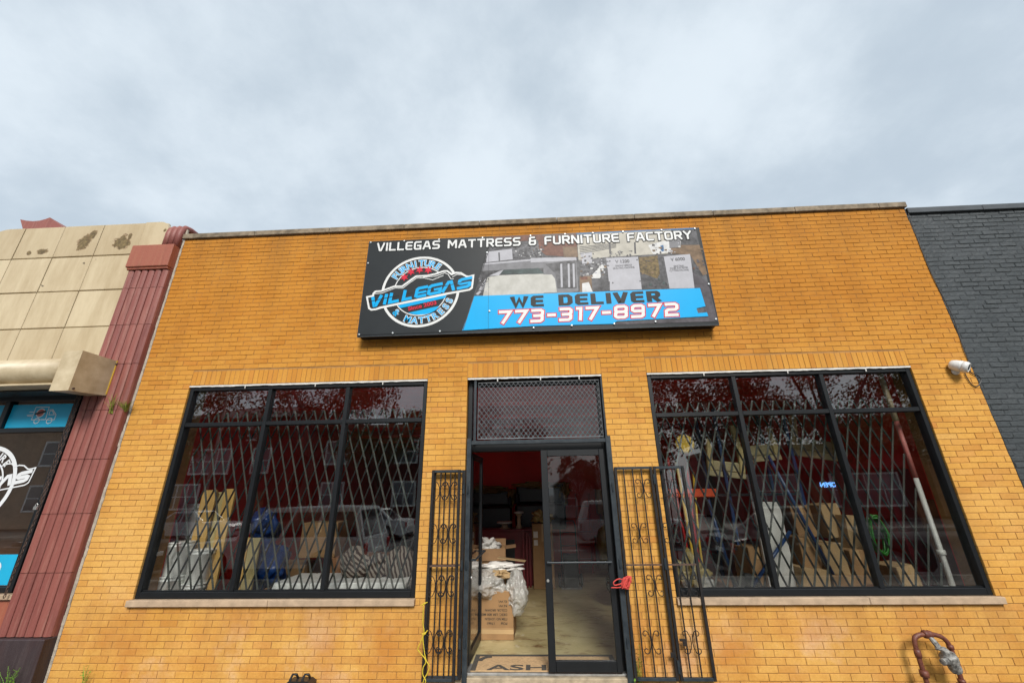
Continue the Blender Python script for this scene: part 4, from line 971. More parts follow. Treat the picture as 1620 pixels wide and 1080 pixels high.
# chain-link guard over the transom
mg = thing('mesh_guard', 'galvanised diamond mesh guard over the glass above the door', 'mesh guard')
X0, X1, Z0, Z1 = -.700, .895, 2.60, 3.335; YM = .030
MB().box(X0-.055, X0-.022, YM-.016, YM+.016, 2.572, ZH-.02, .002).build('upright', M['iron_worn'], mg); MB().box(X1+.022, X1+.055, YM-.016, YM+.016, 2.572, ZH-.02, .002).build('upright', M['iron_worn'], mg)
MB().tube([(X0, YM, Z0), (X1, YM, Z0), (X1, YM, Z1), (X0, YM, Z1), (X0, YM, Z0)], .005, 6).build('edge_wire', M['wire'], mg)
ms = MB(); pw, ph = .060, .078; sl_ = ph/pw
n = int((X1-X0+(Z1-Z0)/sl_)/pw)+1
for s in (1, -1):
    for i in range(-1, n+1):
        xa = X0+i*pw-(Z1-Z0)/sl_*(1 if s > 0 else 0); za_, zb_ = Z0, Z1; xb_ = xa+s*(Z1-Z0)/sl_
        if s < 0: xa = X0+i*pw; xb_ = xa-(Z1-Z0)/sl_
        # clip to the frame
        p, q = Vector((xa, Z0)), Vector((xb_, Z1)); t0, t1 = 0.0, 1.0; dx = q.x-p.x
        for lim, sg_ in ((X0, 1), (X1, -1)):
            f0 = sg_*(p.x-lim); f1 = sg_*(q.x-lim)
            if f0 < 0 and f1 < 0: t0 = 2
            elif f0 < 0: t0 = max(t0, f0/(f0-f1))
            elif f1 < 0: t1 = min(t1, f0/(f0-f1))
        if t0 >= t1: continue
        a_ = p.lerp(q, t0); b_ = p.lerp(q, t1); ms.tube([(a_.x, YM+s*.002, a_.y), (b_.x, YM+s*.003, b_.y)], .0032, 4, False)
tag(ms.build('wire_mesh', M['wire'], mg), kind='stuff')

# ================================================================== folding lattice gates inside the windows
def lattice(x0, x1, z0, z1, y, pitch, label, seed, lean):
    g = thing('folding_gate', label, 'folding gate'); random.seed(seed)
    w = pitch; h = .40; run = (z1-z0)/h*w; proto = {}
    for s in (1, -1):
        nb = int((x1-x0)/w)
        for i in range(nb+1):
            xa = x0+i*w
            # every bar runs foot to head unless the gate's end cuts it short
            xe = xa+s*run; t = 1.0; zlo = z0; zhi = z1; xs_ = xa; 
            if xe > x1: zhi = z0+(x1-xa)/w*h; xe = x1
            if xe < x0: zhi = z0+(xa-x0)/w*h; xe = x0
            if zhi-z0 < .2: continue
            yy = y+(-.008 if s == lean else .008); lm2 = M['lattice'] if s == lean else M['lattice_shaded']  # front bars take the painted-in sky light, rear bars the painted-in shade
            MB().obox((xs_, yy, z0), (xe, yy, zhi), .020, .008).obox((xs_+.0055*s, yy-.006, z0), (xe+.0055*s, yy-.006, zhi), .004, .006).build('bar', lm2, g)
        # the bars that start part-way up the gate's ends
        for k in range(1, int(run/w)+1):
            zst = z0+k*h; xs_ = x0 if s > 0 else x0+nb*w; xe = xs_+s*(z1-zst)/h*w
            if z1-zst < .1 or not (x0-.01 <= xe <= x1+.01): continue
            yy = y+(-.008 if s == lean else .008); MB().obox((xs_, yy, zst), (xe, yy, z1), .020, .008).build('bar', M['lattice'] if s == lean else M['lattice_shaded'], g)
    return g
lattice(WL[0]+.10, WL[1]-.09, .885, 3.06, .235, .1385, 'black steel scissor gate stretched behind the left window beside the pilaster', 1, -1)
lattice(WR[0]+.09, WR[1]-.25, .885, 3.04, .235, .1385, 'steel scissor gate stretched behind the window with cardboard boxes', 2, 1)

# ================================================================== small things on the front
# security camera
cp = at(1519, 579, -.09)
scam = thing('security_camera', 'white bullet security camera on the yellow brick by the dark wall', 'camera', (cp.x, 0, cp.z))
fwd_ = Vector((.42, -.62, -.42)).normalized(); bq = fwd_.to_track_quat('Z', 'Y')
b_ = MB().lathe([(.0, -.100), (.034, -.096), (.056, -.080), (.066, -.045), (.070, .0), (.071, .020), (.068, .0205), (.068, .026), (.071, .027), (.069, .060), (.058, .082), (.046, .084), (.042, .076)], 24)
o = b_.build('body', M['cam_white'], scam, True); o.rotation_euler = bq.to_euler(); o.location = (-.01, -.095, 0)
l_ = MB().lathe([(.0, .066), (.0415, .066), (.0415, .078), (.030, .081), (.0, .082)], 20).build('lens', M['lens'], scam, True); l_.rotation_euler = bq.to_euler(); l_.location = (-.01, -.095, 0)
MB().lathe([(.045, .0), (.045, -.018), (.030, -.026), (.022, -.05), (.0, -.052)], 18, axis='y').build('mount', M['cam_white'], scam, True, loc=(.0, -.001, -.045))
def curve_pts(ctrl, n=10):
    """Catmull-Rom through control points"""
    P = [Vector(c) for c in ctrl]; P = [P[0]*2-P[1]]+P+[P[-1]*2-P[-2]]; out = []
    for i in range(1, len(P)-2):
        for k in range(n):
            t = k/n; a, b, c, d = P[i-1], P[i], P[i+1], P[i+2]
            out.append(.5*((2*b)+(-a+c)*t+(2*a-5*b+4*c-d)*t*t+(-a+3*b-3*c+d)*t**3))
    out.append(P[-2]); return out
def cz4(X, Y, y=-.012): return at(1490+X/13.5, 550+Y/13.5, y)
tag(MB().tube(curve_pts([cz4(490, 540), cz4(540, 640), cz4(620, 760), cz4(720, 825), cz4(800, 780), cz4(840, 690), cz4(790, 610), cz4(700, 570), cz4(620, 525), cz4(600, 440), cz4(575, 300), cz4(520, 160), cz4(455, 0), at(1507, 500, -.01), at(1470, 425, -.01), at(1437, 338, -.01)]), .0055, 6).build('camera_cable', M['cable']), 'thin black cable looping from the white security camera up the wall edge', 'cable')
# gas pipe loop with regulator
gp = thing('gas_pipe', 'maroon painted gas pipe loop with a flaking grey regulator at the foot of the wall', 'pipe', (0, 0, 0))
def cz2(X, Y, y=-.15): return at(1380+X/6, 900+Y/6, y)
Lp = [cz2(560, 1075, -.12), cz2(500, 990), cz2(455, 860), cz2(420, 760), cz2(395, 690), cz2(400, 655), cz2(430, 640), cz2(470, 637)]
lx = Lp[0].x
pl_ = curve_pts([Vector((3.775, -.16, -.02)), Vector((3.77, -.16, .16)), Vector((3.765, -.16, .36)), Vector((3.772, -.16, .50)), Vector((3.82, -.16, .545)), Vector((3.90, -.16, .555)), Vector((3.99, -.16, .550)), Vector((4.06, -.16, .52)), Vector((4.095, -.16, .45)), Vector((4.10, -.16, .30)), Vector((4.10, -.16, .14)), Vector((4.10, -.16, -.02))], 8)
MB().tube(pl_, .021, 12).build('pipe', M['pipe_red'], gp, True)
def collar(z0, z1, x, r, ax='z', name='fitting'):
    MB().lathe([(.020, z0), (r, z0+.004), (r*1.05, (z0+z1)/2), (r, z1-.004), (.020, z1)], 14, (x, -.16, 0)).build(name, M['pipe_red'], gp, True)
for z0, z1, x, r in ((.08, .15, 4.10, .048), (.155, .19, 4.10, .030), (.27, .33, 4.10, .033), (.43, .47, 4.097, .028), (.10, .15, 3.772, .034), (.20, .26, 3.77, .036), (.36, .43, 3.767, .028)): collar(z0, z1, x, r)
MB().lathe([(.02, 3.875), (.034, 3.88), (.038, 3.90), (.030, 3.915), (.036, 3.93), (.030, 3.955), (.02, 3.96)], 14, (0, -.16, .556), 'x').build('union', M['pipe_red'], gp, True)
MB().tube([(3.925, -.16, .545), (3.94, -.19, .49), (3.955, -.205, .45)], [.020, .026, .024], 10).lathe([(.0, .0), (.036, .002), (.040, .012), (.036, .022), (.0, .024)], 6, (3.955, -.205, .435)).build('regulator_neck', M['pipe_grey'], gp)
rgv = MB().lathe([(.0, -.125), (.046, -.122), (.052, -.10), (.050, -.04), (.066, -.03), (.070, .0), (.066, .03), (.044, .045), (.030, .085), (.024, .10), (.0, .102)], 18).build('regulator', M['pipe_grey'], gp); rgv.location = (4.000, -.225, .375); rgv.rotation_euler = (R(12), R(-26), 0)
st_ = MB().lathe([(.0, .0), (.032, .002), (.034, .05), (.027, .055), (.027, .11), (.0, .112)], 14).build('regulator_vent', M['pipe_grey'], gp); st_.location = (3.985, -.245, .375); st_.rotation_euler = (R(8), R(-96), R(12))
# ropes
rp = thing('rope', 'bundle of coral red rope tied round the gate post by the glass door', 'rope', (0, 0, 0))
random.seed(9); c0 = at(990, 920, -.09); pts = []
for i in range(90):
    t = i*.55; pts.append(c0+Vector((.055*math.cos(t)*(1-.4*abs(math.sin(i*.13)))+.006*math.sin(i*1.7), -.022*math.sin(t*.7)-.02, .062*math.sin(t*1.07)*(1-.35*abs(math.cos(i*.21))))))
MB().tube(curve_pts(pts, 3), .0075, 6).build('knot', M['rope_red'], rp, True)
MB().tube(curve_pts([c0, at(980, 915, -.10), at(971, 920, -.11), at(973, 925, -.11), at(985, 922, -.10)], 6), .0065, 6).tube(curve_pts([c0, at(983, 928, -.10), at(967, 929, -.11)], 6), .006, 6).build('loose_end', M['rope_red'], rp, True)
ry = thing('rope', 'yellow plastic rope knotted down the folded gate beside the left window', 'rope', (0, 0, 0))
def cz5(X, Y, y=-.125): return at(640+X/7.2, 930+Y/7.2, y)
MB().tube(curve_pts([cz5(215, 185), cz5(212, 300), cz5(210, 400), cz5(222, 480), cz5(210, 560), cz5(218, 660), cz5(232, 760), cz5(250, 830), cz5(282, 885), cz5(262, 960), cz5(225, 1030), cz5(205, 1090)], 6), .0055, 6).build('strand', M['rope_yellow'], ry, True)
MB().tube(curve_pts([cz5(215, 530), cz5(180, 620), cz5(152, 690), cz5(185, 740), cz5(232, 800), cz5(240, 850), cz5(212, 900), cz5(208, 980), cz5(240, 1050), cz5(225, 1100)], 6), .0055, 6).build('strand', M['rope_yellow'], ry, True)
MB().tube(curve_pts([cz5(180, 200), cz5(215, 178), cz5(262, 158)], 6), [.004]*7+[.010]*3+[.005]*3, 6).build('knot', M['rope_yellow'], ry, True)
MB().tube(curve_pts([cz5(195, 515), cz5(225, 520), cz5(262, 478)], 6), [.006]*5+[.012]*4+[.006]*4, 6).build('knot', M['rope_yellow'], ry, True)
# rolled awning with its end box on the tiled building
aw = thing('awning', 'rolled-up cream awning with a boxy metal end case over the neighbouring shop window', 'awning', (0, 0, 0))
MB().tube([(-12, -.36, 3.545), (-6.06, -.36, 3.545)], .175, 28).build('awning_roll', M['cream_metal'], aw, True)
MB().box(-12, -6.06, -.50, -.10, 3.325, 3.355, .008).build('front_bar', M['cream_metal'], aw)
MB().box(-12, -6.2, -.30, -.03, 3.30, 3.324).build('soffit', M['cable'], aw)
bxp = [(-.545, 3.235), (-.06, 3.275), (-.06, 3.765), (-.545, 3.765)]
MB().prism(bxp, -6.055, -5.80, 'x').build('end_case', M['cream_metal'], aw)
MB().box(-5.799, -5.792, -.09, -.055, 3.29, 3.77).build('end_bracket', M['yellow_paint'], aw)
MB().tube([(-5.795, -.085, 3.72), (-5.77, -.085, 3.72)], .018, 8).tube([(-5.797, -.50, 3.27), (-5.785, -.50, 3.27)], .014, 8).build('bolt', M['rust'], aw)
# chains
def chain(name, label, ctrl, link=.034):
    c = thing(name, label, 'chain', (0, 0, 0)); pts = curve_pts(ctrl, 14); acc = 0; last = pts[0]; k = 0; lp = None
    for p, q in zip(pts, pts[1:]):
        seg = (q-p).length; acc += seg
        if acc >= link:
            acc = 0; t = (q-last).normalized(); k += 1; mid = (q+last)/2
            if lp is None:
                ring_ = [(math.cos(2*math.pi*i/10)*.011, 0, math.sin(2*math.pi*i/10)*.0235) for i in range(11)]
                lp = MB().tube(ring_, .0042, 5, False).build('chain_link', M['rust'], c, True); o = lp
            else: o = link_copy(lp, c)
            o.location = mid; qd = t.to_track_quat('Z', 'Y'); o.rotation_euler = (qd @ Matrix.Rotation(R(90*(k % 2)), 3, 'Z').to_quaternion()).to_euler(); last = q
    return c
chain('chain', 'rusty chain hanging straight from the awning end case across the shop glass', [(-6.16, -.12, 3.30), (-6.18, -.10, 2.9), (-6.19, -.085, 2.3), (-6.19, -.08, 1.93)])
chain('chain', 'rusty chain running the height of the maroon pilaster edge', [(-6.105, -.13, 3.30), (-6.115, -.12, 2.7), (-6.13, -.11, 1.95), (-6.15, -.11, 1.4), (-6.17, -.11, .90)])
pk = thing('padlock', 'small brass padlock joining the two rusty chains', 'padlock', (-6.16, -.13, 1.87))
MB().box(-.022, .022, -.012, .012, -.03, .012, .003).build('case', M['aluminium'], pk); MB().tube([(-.014, 0, .012), (-.014, 0, .032), (0, 0, .044), (.014, 0, .032), (.014, 0, .012)], .005, 6).build('shackle', M['aluminium'], pk)
# films and lettering on the neighbour's glass (flat vinyl, part of that window)
VY = .0435
def vin(mb, name, material): return mb.build(name, material, win, fix=False)
def wv(u, v): p = at(u, v, VY); return (p.x, p.z)
vin(MB().box(-7.255, -6.328, VY-.001, VY+.001, 2.885, 3.205), 'blue_film', M['blue_film'])
vin(MB().box(-9.0, -6.335, VY-.001, VY+.001, 1.0, 1.33), 'blue_film', M['blue_film']); vin(MB().box(-9.0, -7.34, VY-.001, VY+.001, 2.885, 3.205), 'blue_film', M['blue_film'])
def cz6(X, Y): return wv(X/4.5, 560+Y/4.5)
tk = MB()
for ln in ([(258, 378), (352, 376), (325, 465), (225, 467), (258, 378)], [(352, 396), (378, 394), (400, 430), (388, 466), (330, 468)], [(358, 404), (375, 402), (388, 430), (350, 432), (358, 404)], [(245, 412), (212, 412)], [(236, 430), (193, 434)], [(230, 442), (196, 440)]): strip(tk, [cz6(*p) for p in ln], .009, VY-.002)
for X, Y in ((262, 474), (352, 474)):
    c_ = Vector(cz6(X, Y)); strip(tk, [(c_.x+.038*math.cos(2*math.pi*i/14), c_.y+.038*math.sin(2*math.pi*i/14)) for i in range(15)], .009, VY-.0024)
vin(tk, 'truck_outline', M['white_film'])
c_ = Vector(cz6(290, 418)); ring(.0, .062, 0, 360, M['white_film'], VY-.002, 30, 'small_logo', win, c_); ring(.0, .050, 0, 360, M['red_film'], VY-.003, 30, 'small_logo', win, c_)
sm = MB(); strip(sm, [(c_.x-.075, c_.y-.015), (c_.x+.075, c_.y+.02)], .028, VY-.004); vin(sm, 'small_logo', M['sign_black'])
# the round logo, cut by the frame: its right-hand third shows
LC = Vector(wv(-36, 768)); LR = (Vector(wv(27, 748))-LC).length
ring(LR*.90, LR, -180, 180, M['white_film'], VY-.0015, 90, 'logo_ring', win, LC); ring(LR*.62, LR*.66, -75, 200, M['white_film'], VY-.0015, 90, 'logo_ring', win, LC)
arc_text('FURNITURE', LR*.79, 150, 44, LR*.24, True, M['white_film'], VY-.0015, .004, win, LC)
def lmap(X, Y):
    """logo drawing coordinates -> this window"""
    k = LR/452.0; return (LC.x+(X-775)*k*1.02, LC.y-(Y-437)*k*1.02)
o_ = MB()
for a_, b_ in zip([lmap(*p) for p in outl], [lmap(*p) for p in outl][1:]+[lmap(*outl[0])]): strip(o_, [a_, b_], .016, VY-.003, .006)
vin(o_, 'logo_outline', M['white_film'])
villegas(lmap, VY-.004, .050*LR/RO, [(0, M['white_film'], 0)], win)
ow = MB(); strip(ow, [(-6.60+.055*math.cos(2*math.pi*i/16), 1.175+.065*math.sin(2*math.pi*i/16)) for i in range(17)], .030, VY-.003); vin(ow, 'lettering', M['white_film'])
# weeds
def leafy(name, label, cat, base, n, h, spread, material, broad=False, seed=0, group=None, lean=(0, 0)):
    t = thing(name, label, cat, base, 0, group); random.seed(seed); mb = MB(); stems = MB()
    for i in range(n):
        a = random.uniform(0, 2*math.pi); l = h*random.uniform(.5, 1); sp = spread*random.uniform(.2, 1)
        p0 = Vector((random.uniform(-.02, .02), random.uniform(-.012, .012), 0)); p1 = p0+Vector((math.cos(a)*sp*.4+lean[0]*.5, -abs(math.sin(a))*sp*.35+lean[1]*.5, l*.65)); p2 = p0+Vector((math.cos(a)*sp+lean[0], -abs(math.sin(a))*sp*.6+lean[1], l))
        side = Vector((-math.sin(a), math.cos(a), .2)).normalized()
        if not broad:
            w = .0045; mb.add([p0-side*w, p0+side*w, p1+side*w*.8, p1-side*w*.8, p2], [(0, 1, 2, 3), (3, 2, 4)])
        else:
            stems.tube([p0, p1, p2], [.003, .0025, .0015], 4, False)
            for k in range(7):
                q = p0.lerp(p1, k/3) if k < 3 else p1.lerp(p2, (k-3)/3.2); d = Vector((random.uniform(-1, 1), random.uniform(-1, .2), random.uniform(-.2, .7))).normalized(); s2 = d.cross(Vector((random.random(), random.random(), 1))).normalized(); L_ = random.uniform(.018, .036)
                mb.add([q, q+d*L_*.5+s2*L_*.3, q+d*L_, q+d*L_*.5-s2*L_*.3], [(0, 1, 2, 3)])
    tag(mb.build('leaves', material, t, fix=False), kind='stuff')
    if broad: stems.build('stem', material, t)
    return t
b0 = at(203, 645, -.06)
leafy('grass_tuft', 'grass tuft rooted high up in the joint beside the maroon pilaster', 'weed', (XL-.02, -.055, b0.z-.05), 70, .16, .20, M['dry_leaf'], False, 1)
leafy('grass_tuft', 'dry grass wisps trailing from the pilaster joint below the awning case', 'weed', (-5.62, -.105, 3.02), 12, .30, .25, M['dry_leaf'], False, 2, lean=(-.05, 0))
pb = [(-5.93, -.20), (-5.66, -.20)]
for i, (x, y) in enumerate(pb): leafy('weed', ('bushy green weed at the foot of the maroon base block, nearer the shop window', 'bushy green weed at the foot of the maroon base block, nearer the yellow brick')[i], 'weed', (x, y, 0), 16, .29, .20, M['leaf'], True, 10+i, 'weeds by the base block')
leafy('weed', 'single green weed against the foot of the yellow brick left of the window', 'weed', (at(133, 1075, -.05).x, -.05, -.002), 6, .27, .07, M['leaf'], True, 15)
leafy('weed', 'thin yellowish weed growing behind the folded right gate', 'weed', (1.035, -.03, .03), 7, .42, .05, M['dry_leaf'], True, 17)
leafy('weed', 'small weed at the right end of the door step', 'weed', (.98, -.09, .0), 6, .14, .07, M['leaf'], True, 18)
# black carry bag on the pavement against the wall
bp_ = at(476, 1076, -.15)
bg = thing('carry_bag', 'black bag with two handles on the pavement under the left window', 'bag', (bp_.x, -.16, 0))
MB().prism([(-.15, .0), (.15, .0), (.145, .14), (.10, .165), (-.10, .165), (-.15, .13)], -.06, .06).build('body', M['black_plastic'], bg)
for dx in (-.07, .06): MB().tube([(dx-.03, -.03, .16), (dx-.02, 0, .205), (dx+.02, 0, .205), (dx+.03, .03, .16)], .012, 6).build('handle', M['black_plastic'], bg)

# ================================================================== inside the shop
def cardboard_box(label, x, y, z, w, d, h, rz=0, opened=False, material='card', group=None, tape=True):
    """x,y is the centre of the base"""
    t = thing('cardboard_box', label, 'box', (x, y, z), R(rz), group); m_ = M[material]; th = .006
    if not opened: MB().box(-w/2, w/2, -d/2, d/2, 0, h, .006).build('body', m_, t)
    else:
        b = MB().box(-w/2, w/2, -d/2, -d/2+th, 0, h).box(-w/2, w/2, d/2-th, d/2, 0, h).box(-w/2, -w/2+th, -d/2+th+.0003, d/2-th-.0003, 0, h).box(w/2-th, w/2, -d/2+th+.0003, d/2-th-.0003, 0, h).box(-w/2+th, w/2-th, -d/2+th, d/2-th, .001, th); b.build('body', m_, t)
        for (p, q, out_) in (((-w/2, -d/2), (-w/2, d/2), (-1, 0)), ((w/2, d/2), (w/2, -d/2), (1, 0)), ((w/2, -d/2), (-w/2, -d/2), (0, -.6)), ((-w/2, d/2), (w/2, d/2), (0, 1))):
            f = w*.45; up_ = .55 if out_[1] <= 0 else .95; a_ = Vector((*p, h)); b2 = Vector((*q, h)); e = Vector((out_[0]*f*.8, out_[1]*f*.35, f*up_*(.15 if out_[0] > 0 else .5)))
            if out_[1] < 0: e = Vector((0, -.03, -f*.8))
            n_ = e.cross(b2-a_).normalized()*.003
            MB().add([a_-n_, b2-n_, b2+e-n_, a_+e-n_, a_+n_, b2+n_, b2+e+n_, a_+e+n_], [(0, 1, 2, 3), (7, 6, 5, 4), (0, 4, 5, 1), (1, 5, 6, 2), (2, 6, 7, 3), (3, 7, 4, 0)]).build('flap', M['card_in'], t)
    if tape and not opened:
        MB().box(-.027, .027, -d/2-.0012, d/2+.0012, h*.72, h+.0012).build('tape', M['tape'], t)
    return t
def blob(name, material, parent, c, s, seed, amp=.35, sub=4, freq=3.0, flat=0.0):
    """crumpled bag: a sphere pushed in and out by folded noise"""
    bm = bmesh.new(); bmesh.ops.create_icosphere(bm, subdivisions=sub, radius=1)
    for v in bm.verts:
        p = v.co.copy(); n1_ = mnoise.noise(p*freq*.5+Vector((seed*3.1, 0, 0))); n2_ = abs(mnoise.noise(p*freq+Vector((0, seed*1.7, 0)))); n3_ = abs(mnoise.noise(p*freq*2.7+Vector((0, 0, seed))))
        v.co = p*(1+amp*(n1_*.9-n2_*.7-n3_*.35)); v.co = Vector((v.co.x*s[0], v.co.y*s[1], max(v.co.z, -1+flat)*s[2]))
    me = bpy.data.meshes.new(name); bm.to_mesh(me); bm.free(); me.materials.append(material)
    for p in me.polygons: p.use_smooth = sub > 3
    o = bpy.data.objects.new(name, me); COL.objects.link(o); o.parent = parent; o.location = c
    return o
F0 = FLOOR
# --- by the open door
bx = cardboard_box('printed cardboard box on the floor just inside the open door, plastic bags piled on it', -.60, 1.30, F0, .56, .46, .56, -2, tape=False)
for i, (tx, wd) in enumerate((('PO#      17661', .27), ('ITEM NO: LOVELIN', .30), ('DESC: LBR 800 MENU', .40), ('COLOR: BROWN', .30), ('N.W:', .12), ('G.W:', .12))):
    vs, f_ = font_mesh(tx, .038, .0008, 'LEFT'); mb = MB()
    # the box stands on its head: the shipping marks are upside down
    mb.add([(.20-v.x*wd/max(.001, max(q.x for q in vs)), -.2315, .20+i*.050-v.y) for v in vs], f_); mb.build('shipping_mark', M['ink'], bx, fix=False)
MB().box(-.28, .28, -.2318, -.2305, .130, .134).box(-.28, .281, -.232, -.2305, .07, .122).build('tape', M['tape'], bx)
ob = cardboard_box('open cardboard box with white tissue paper, flaps spread', -.72, 2.05, F0+.0, .46, .40, .98, 3, True)
blob('tissue_paper', M['white_paper'], ob, (-.04, -.02, 1.02), (.17, .15, .12), 3, .9, 4, 3.4)
tag(blob('paper_sheet', M['white_paper'], None, (-.56, 1.42, F0+.80), (.33, .20, .055), 5, .9, 4, 2.6), 'crumpled white paper lying over the bags by the door', 'paper')
tag(blob('plastic_bag', M['film'], None, (-.70, 1.20, F0+.60), (.27, .25, .20), 8, .42, 5, 2.2), 'full clear plastic bag slumped over the printed box', 'bag')
tag(blob('plastic_bag', M['film'], None, (-.30, 1.16, F0+.52), (.165, .19, .26), 12, .42, 5, 2.2), 'smaller clear plastic bag hanging off the corner of the printed box', 'bag')
tag(MB().obox((-.58, 1.65, F0+.885), (-.16, 1.60, F0+.84), .14, .008, (0, 0, 1)).build('cardboard_sheet', M['card2']), 'loose cardboard sheet sticking out of the pile by the door', 'cardboard')
tag(blob('wrapping_scrap', M['card2'], None, (-.50, 1.16, F0+.74), (.13, .09, .06), 21, .9, 3), 'torn brown paper scrap between the plastic bags', 'paper')
# --- door mat
mt = thing('door_mat', 'tan door mat with dark lettering and grey border on the threshold', 'mat', (.05, .33, FLOOR+.0042))
MB().box(-.80, .80, -.26, .20, .0005, .010, .003).build('pile', M['mat_tan'], mt)
MB().box(-.80, .80, .145, .198, .0102, .0125).box(-.80, -.745, -.26, .1445, .0102, .0125).box(.745, .80, -.26, .1445, .0102, .0125).build('border', M['mat_grey'], mt)
ar = MB(); k = 8
for i in range(k):
    t0, t1 = R(90+i*90/k), R(90+(i+1)*90/k); c_ = (-.60, .0)
    ar.add([(c_[0]+r_*math.cos(t), c_[1]+r_*math.sin(t), .0128) for t in (t0, t1) for r_ in (.10, .16)], [(0, 1, 3, 2)])
ar.build('border_corner', M['mat_grey'], mt)
vs, f_ = font_mesh('ASHLEY', .20, .004, 'LEFT'); wx = max(v.x for v in vs)
MB().add([(-.62+v.x*1.24/wx, -.245+v.y*1.0, .0126) for v in vs], f_).build('lettering', M['mat_grey'], mt, fix=False)
# --- counter with sofas in wrap behind it
ct = thing('counter', 'long dark red painted counter inside the shop', 'counter', (-1.0, 4.6, F0))
MB().box(-1.3, .96, -.25, .25, 0, 1.02, .01).build('front', M['maroon_wood'], ct); MB().box(-1.32, .98, -.28, .28, 1.021, 1.06, .006).build('top', M['maroon_wood'], ct)
MB().box(.30, .55, -.262, -.2505, .0, .86).build('panel', M['black_plastic'], ct)
def wrapped(label, x, y, z, w, d, h, rz, seed, material='dark_film'):
    t = thing('wrapped_sofa', label, 'sofa', (x, y, z), R(rz)); random.seed(seed)
    MB().box(-w/2, w/2, -d/2, d/2, 0, h*.55, .05).build('seat', M['black_plastic'], t); MB().box(-w/2, w/2, d*.1, d/2, h*.551, h, .05).build('backrest', M['black_plastic'], t)
    for s in (-1, 1): MB().box(s*w/2-.1 if s > 0 else -w/2, s*w/2 if s > 0 else -w/2+.1, -d/2, d*.099, h*.551, h*.8, .04).build('arm', M['black_plastic'], t)
    blob('plastic_wrap', M['gold_film'], t, (0, 0, h*.98), (w*.52, d*.45, .10), seed, .8, 4, 4)
    blob('plastic_wrap', M['gold_film'], t, (w*.5, -.1, h*.75), (.12, d*.4, h*.25), seed+3, .8, 4, 4)
    return t
wrapped('black sofa in plastic wrap standing on end behind the counter, the farther one', -1.15, 6.2, F0+.95, 1.1, .8, .95, 3, 4)
wrapped('black sofa in plastic wrap behind the counter beside the tall carton', .15, 6.0, F0+.95, 1.25, .8, 1.05, -2, 6)
def table_leg(label, x, y, z, h, r):
    t = thing('pedestal_table', label, 'table', (x, y, z))
    MB().lathe([(r, 0), (r*.9, h*.12), (r*.55, h*.3), (r*.62, h*.55), (r*.5, h*.8), (r*.95, h*.9), (r, h)], 16).build('turned_leg', M['cream_metal'], t, True); MB().lathe([(r*1.5, h+.001), (r*1.6, h+.02), (r*1.5, h+.04)], 16).build('top_plate', M['white_paint'], t, True)
    return t
table_leg('tall pale turned table base on the counter', -.36, 4.6, F0+1.06, .30, .07); table_leg('squat pale pedestal dish on the counter', -.68, 4.6, F0+1.06, .10, .11)
cardboard_box('tall narrow carton with white labels beside the counter', .14, 4.20, F0, .42, .34, 1.18, 2, False, 'card')
tcb = bpy.data.objects['cardboard_box.002'] if 'cardboard_box.002' in bpy.data.objects else None
if tcb: MB().box(-.19, -.10, -.1735, -.1705, .92, 1.04).build('label', M['white_paper'], tcb); MB().box(-.185, -.105, -.1735, -.1705, .78, .88).build('label', M['white_paper'], tcb)
tag(blob('plastic_wrap', M['gold_film'], None, (.14, 4.15, F0+1.30), (.24, .16, .14), 31, .9, 4, 3.5), 'crumpled amber plastic wrap on top of the tall carton', 'plastic wrap')
for i, dx in enumerate((-.28, -.21, -.15)): tag(MB().box(dx, dx+.04, 4.12+.03*i, 4.20+.03*i, F0, F0+1.05-.04*i, .004).build('timber_plank', M['maroon_wood']), 'dark red plank between counter and tall carton, %s of three' % ('tallest', 'middle one', 'shortest')[i], 'board', 'dark red boards by the carton')
# --- hand truck
ht = thing('hand_truck', 'black two-wheeled hand truck with a loaded black crate seen through the glass door', 'hand truck', (.68, 4.12, F0))
for sx in (-.16, .16): MB().tube([(sx, .02, .05), (sx, .06, .6), (sx, .10, 1.12)], .014, 8).build('upright', M['black_plastic'], ht)
for z in (.25, .5, .75, 1.0): MB().tube([(-.16, .03+z*.06, z), (.16, .03+z*.06, z)], .010, 6).build('cross_bar', M['black_plastic'], ht)
MB().tube([(-.16, .10, 1.12), (-.13, .13, 1.22), (.13, .13, 1.22), (.16, .10, 1.12)], .014, 8).build('handle', M['black_plastic'], ht); MB().box(-.20, .20, -.22, .02, .02, .032).build('toe_plate', M['aluminium'], ht)
for sx in (-.215, .215):
    w_ = MB().lathe([(.05, -.028), (.115, -.026), (.125, -.012), (.125, .012), (.115, .026), (.05, .028)], 22, axis='x').build('wheel', M['black_rubber'], ht, True, loc=(sx, .05, .125)); MB().lathe([(.0, -.030), (.048, -.030), (.048, .030), (.0, .030)], 14, axis='x').build('hub', M['white_paint'], w_)
MB().tube([(-.215, .05, .125), (.215, .05, .125)], .010, 8).build('axle', M['aluminium'], ht); MB().box(-.14, .14, -.18, .015, .033, .62, .01).build('crate', M['black_plastic'], ht)
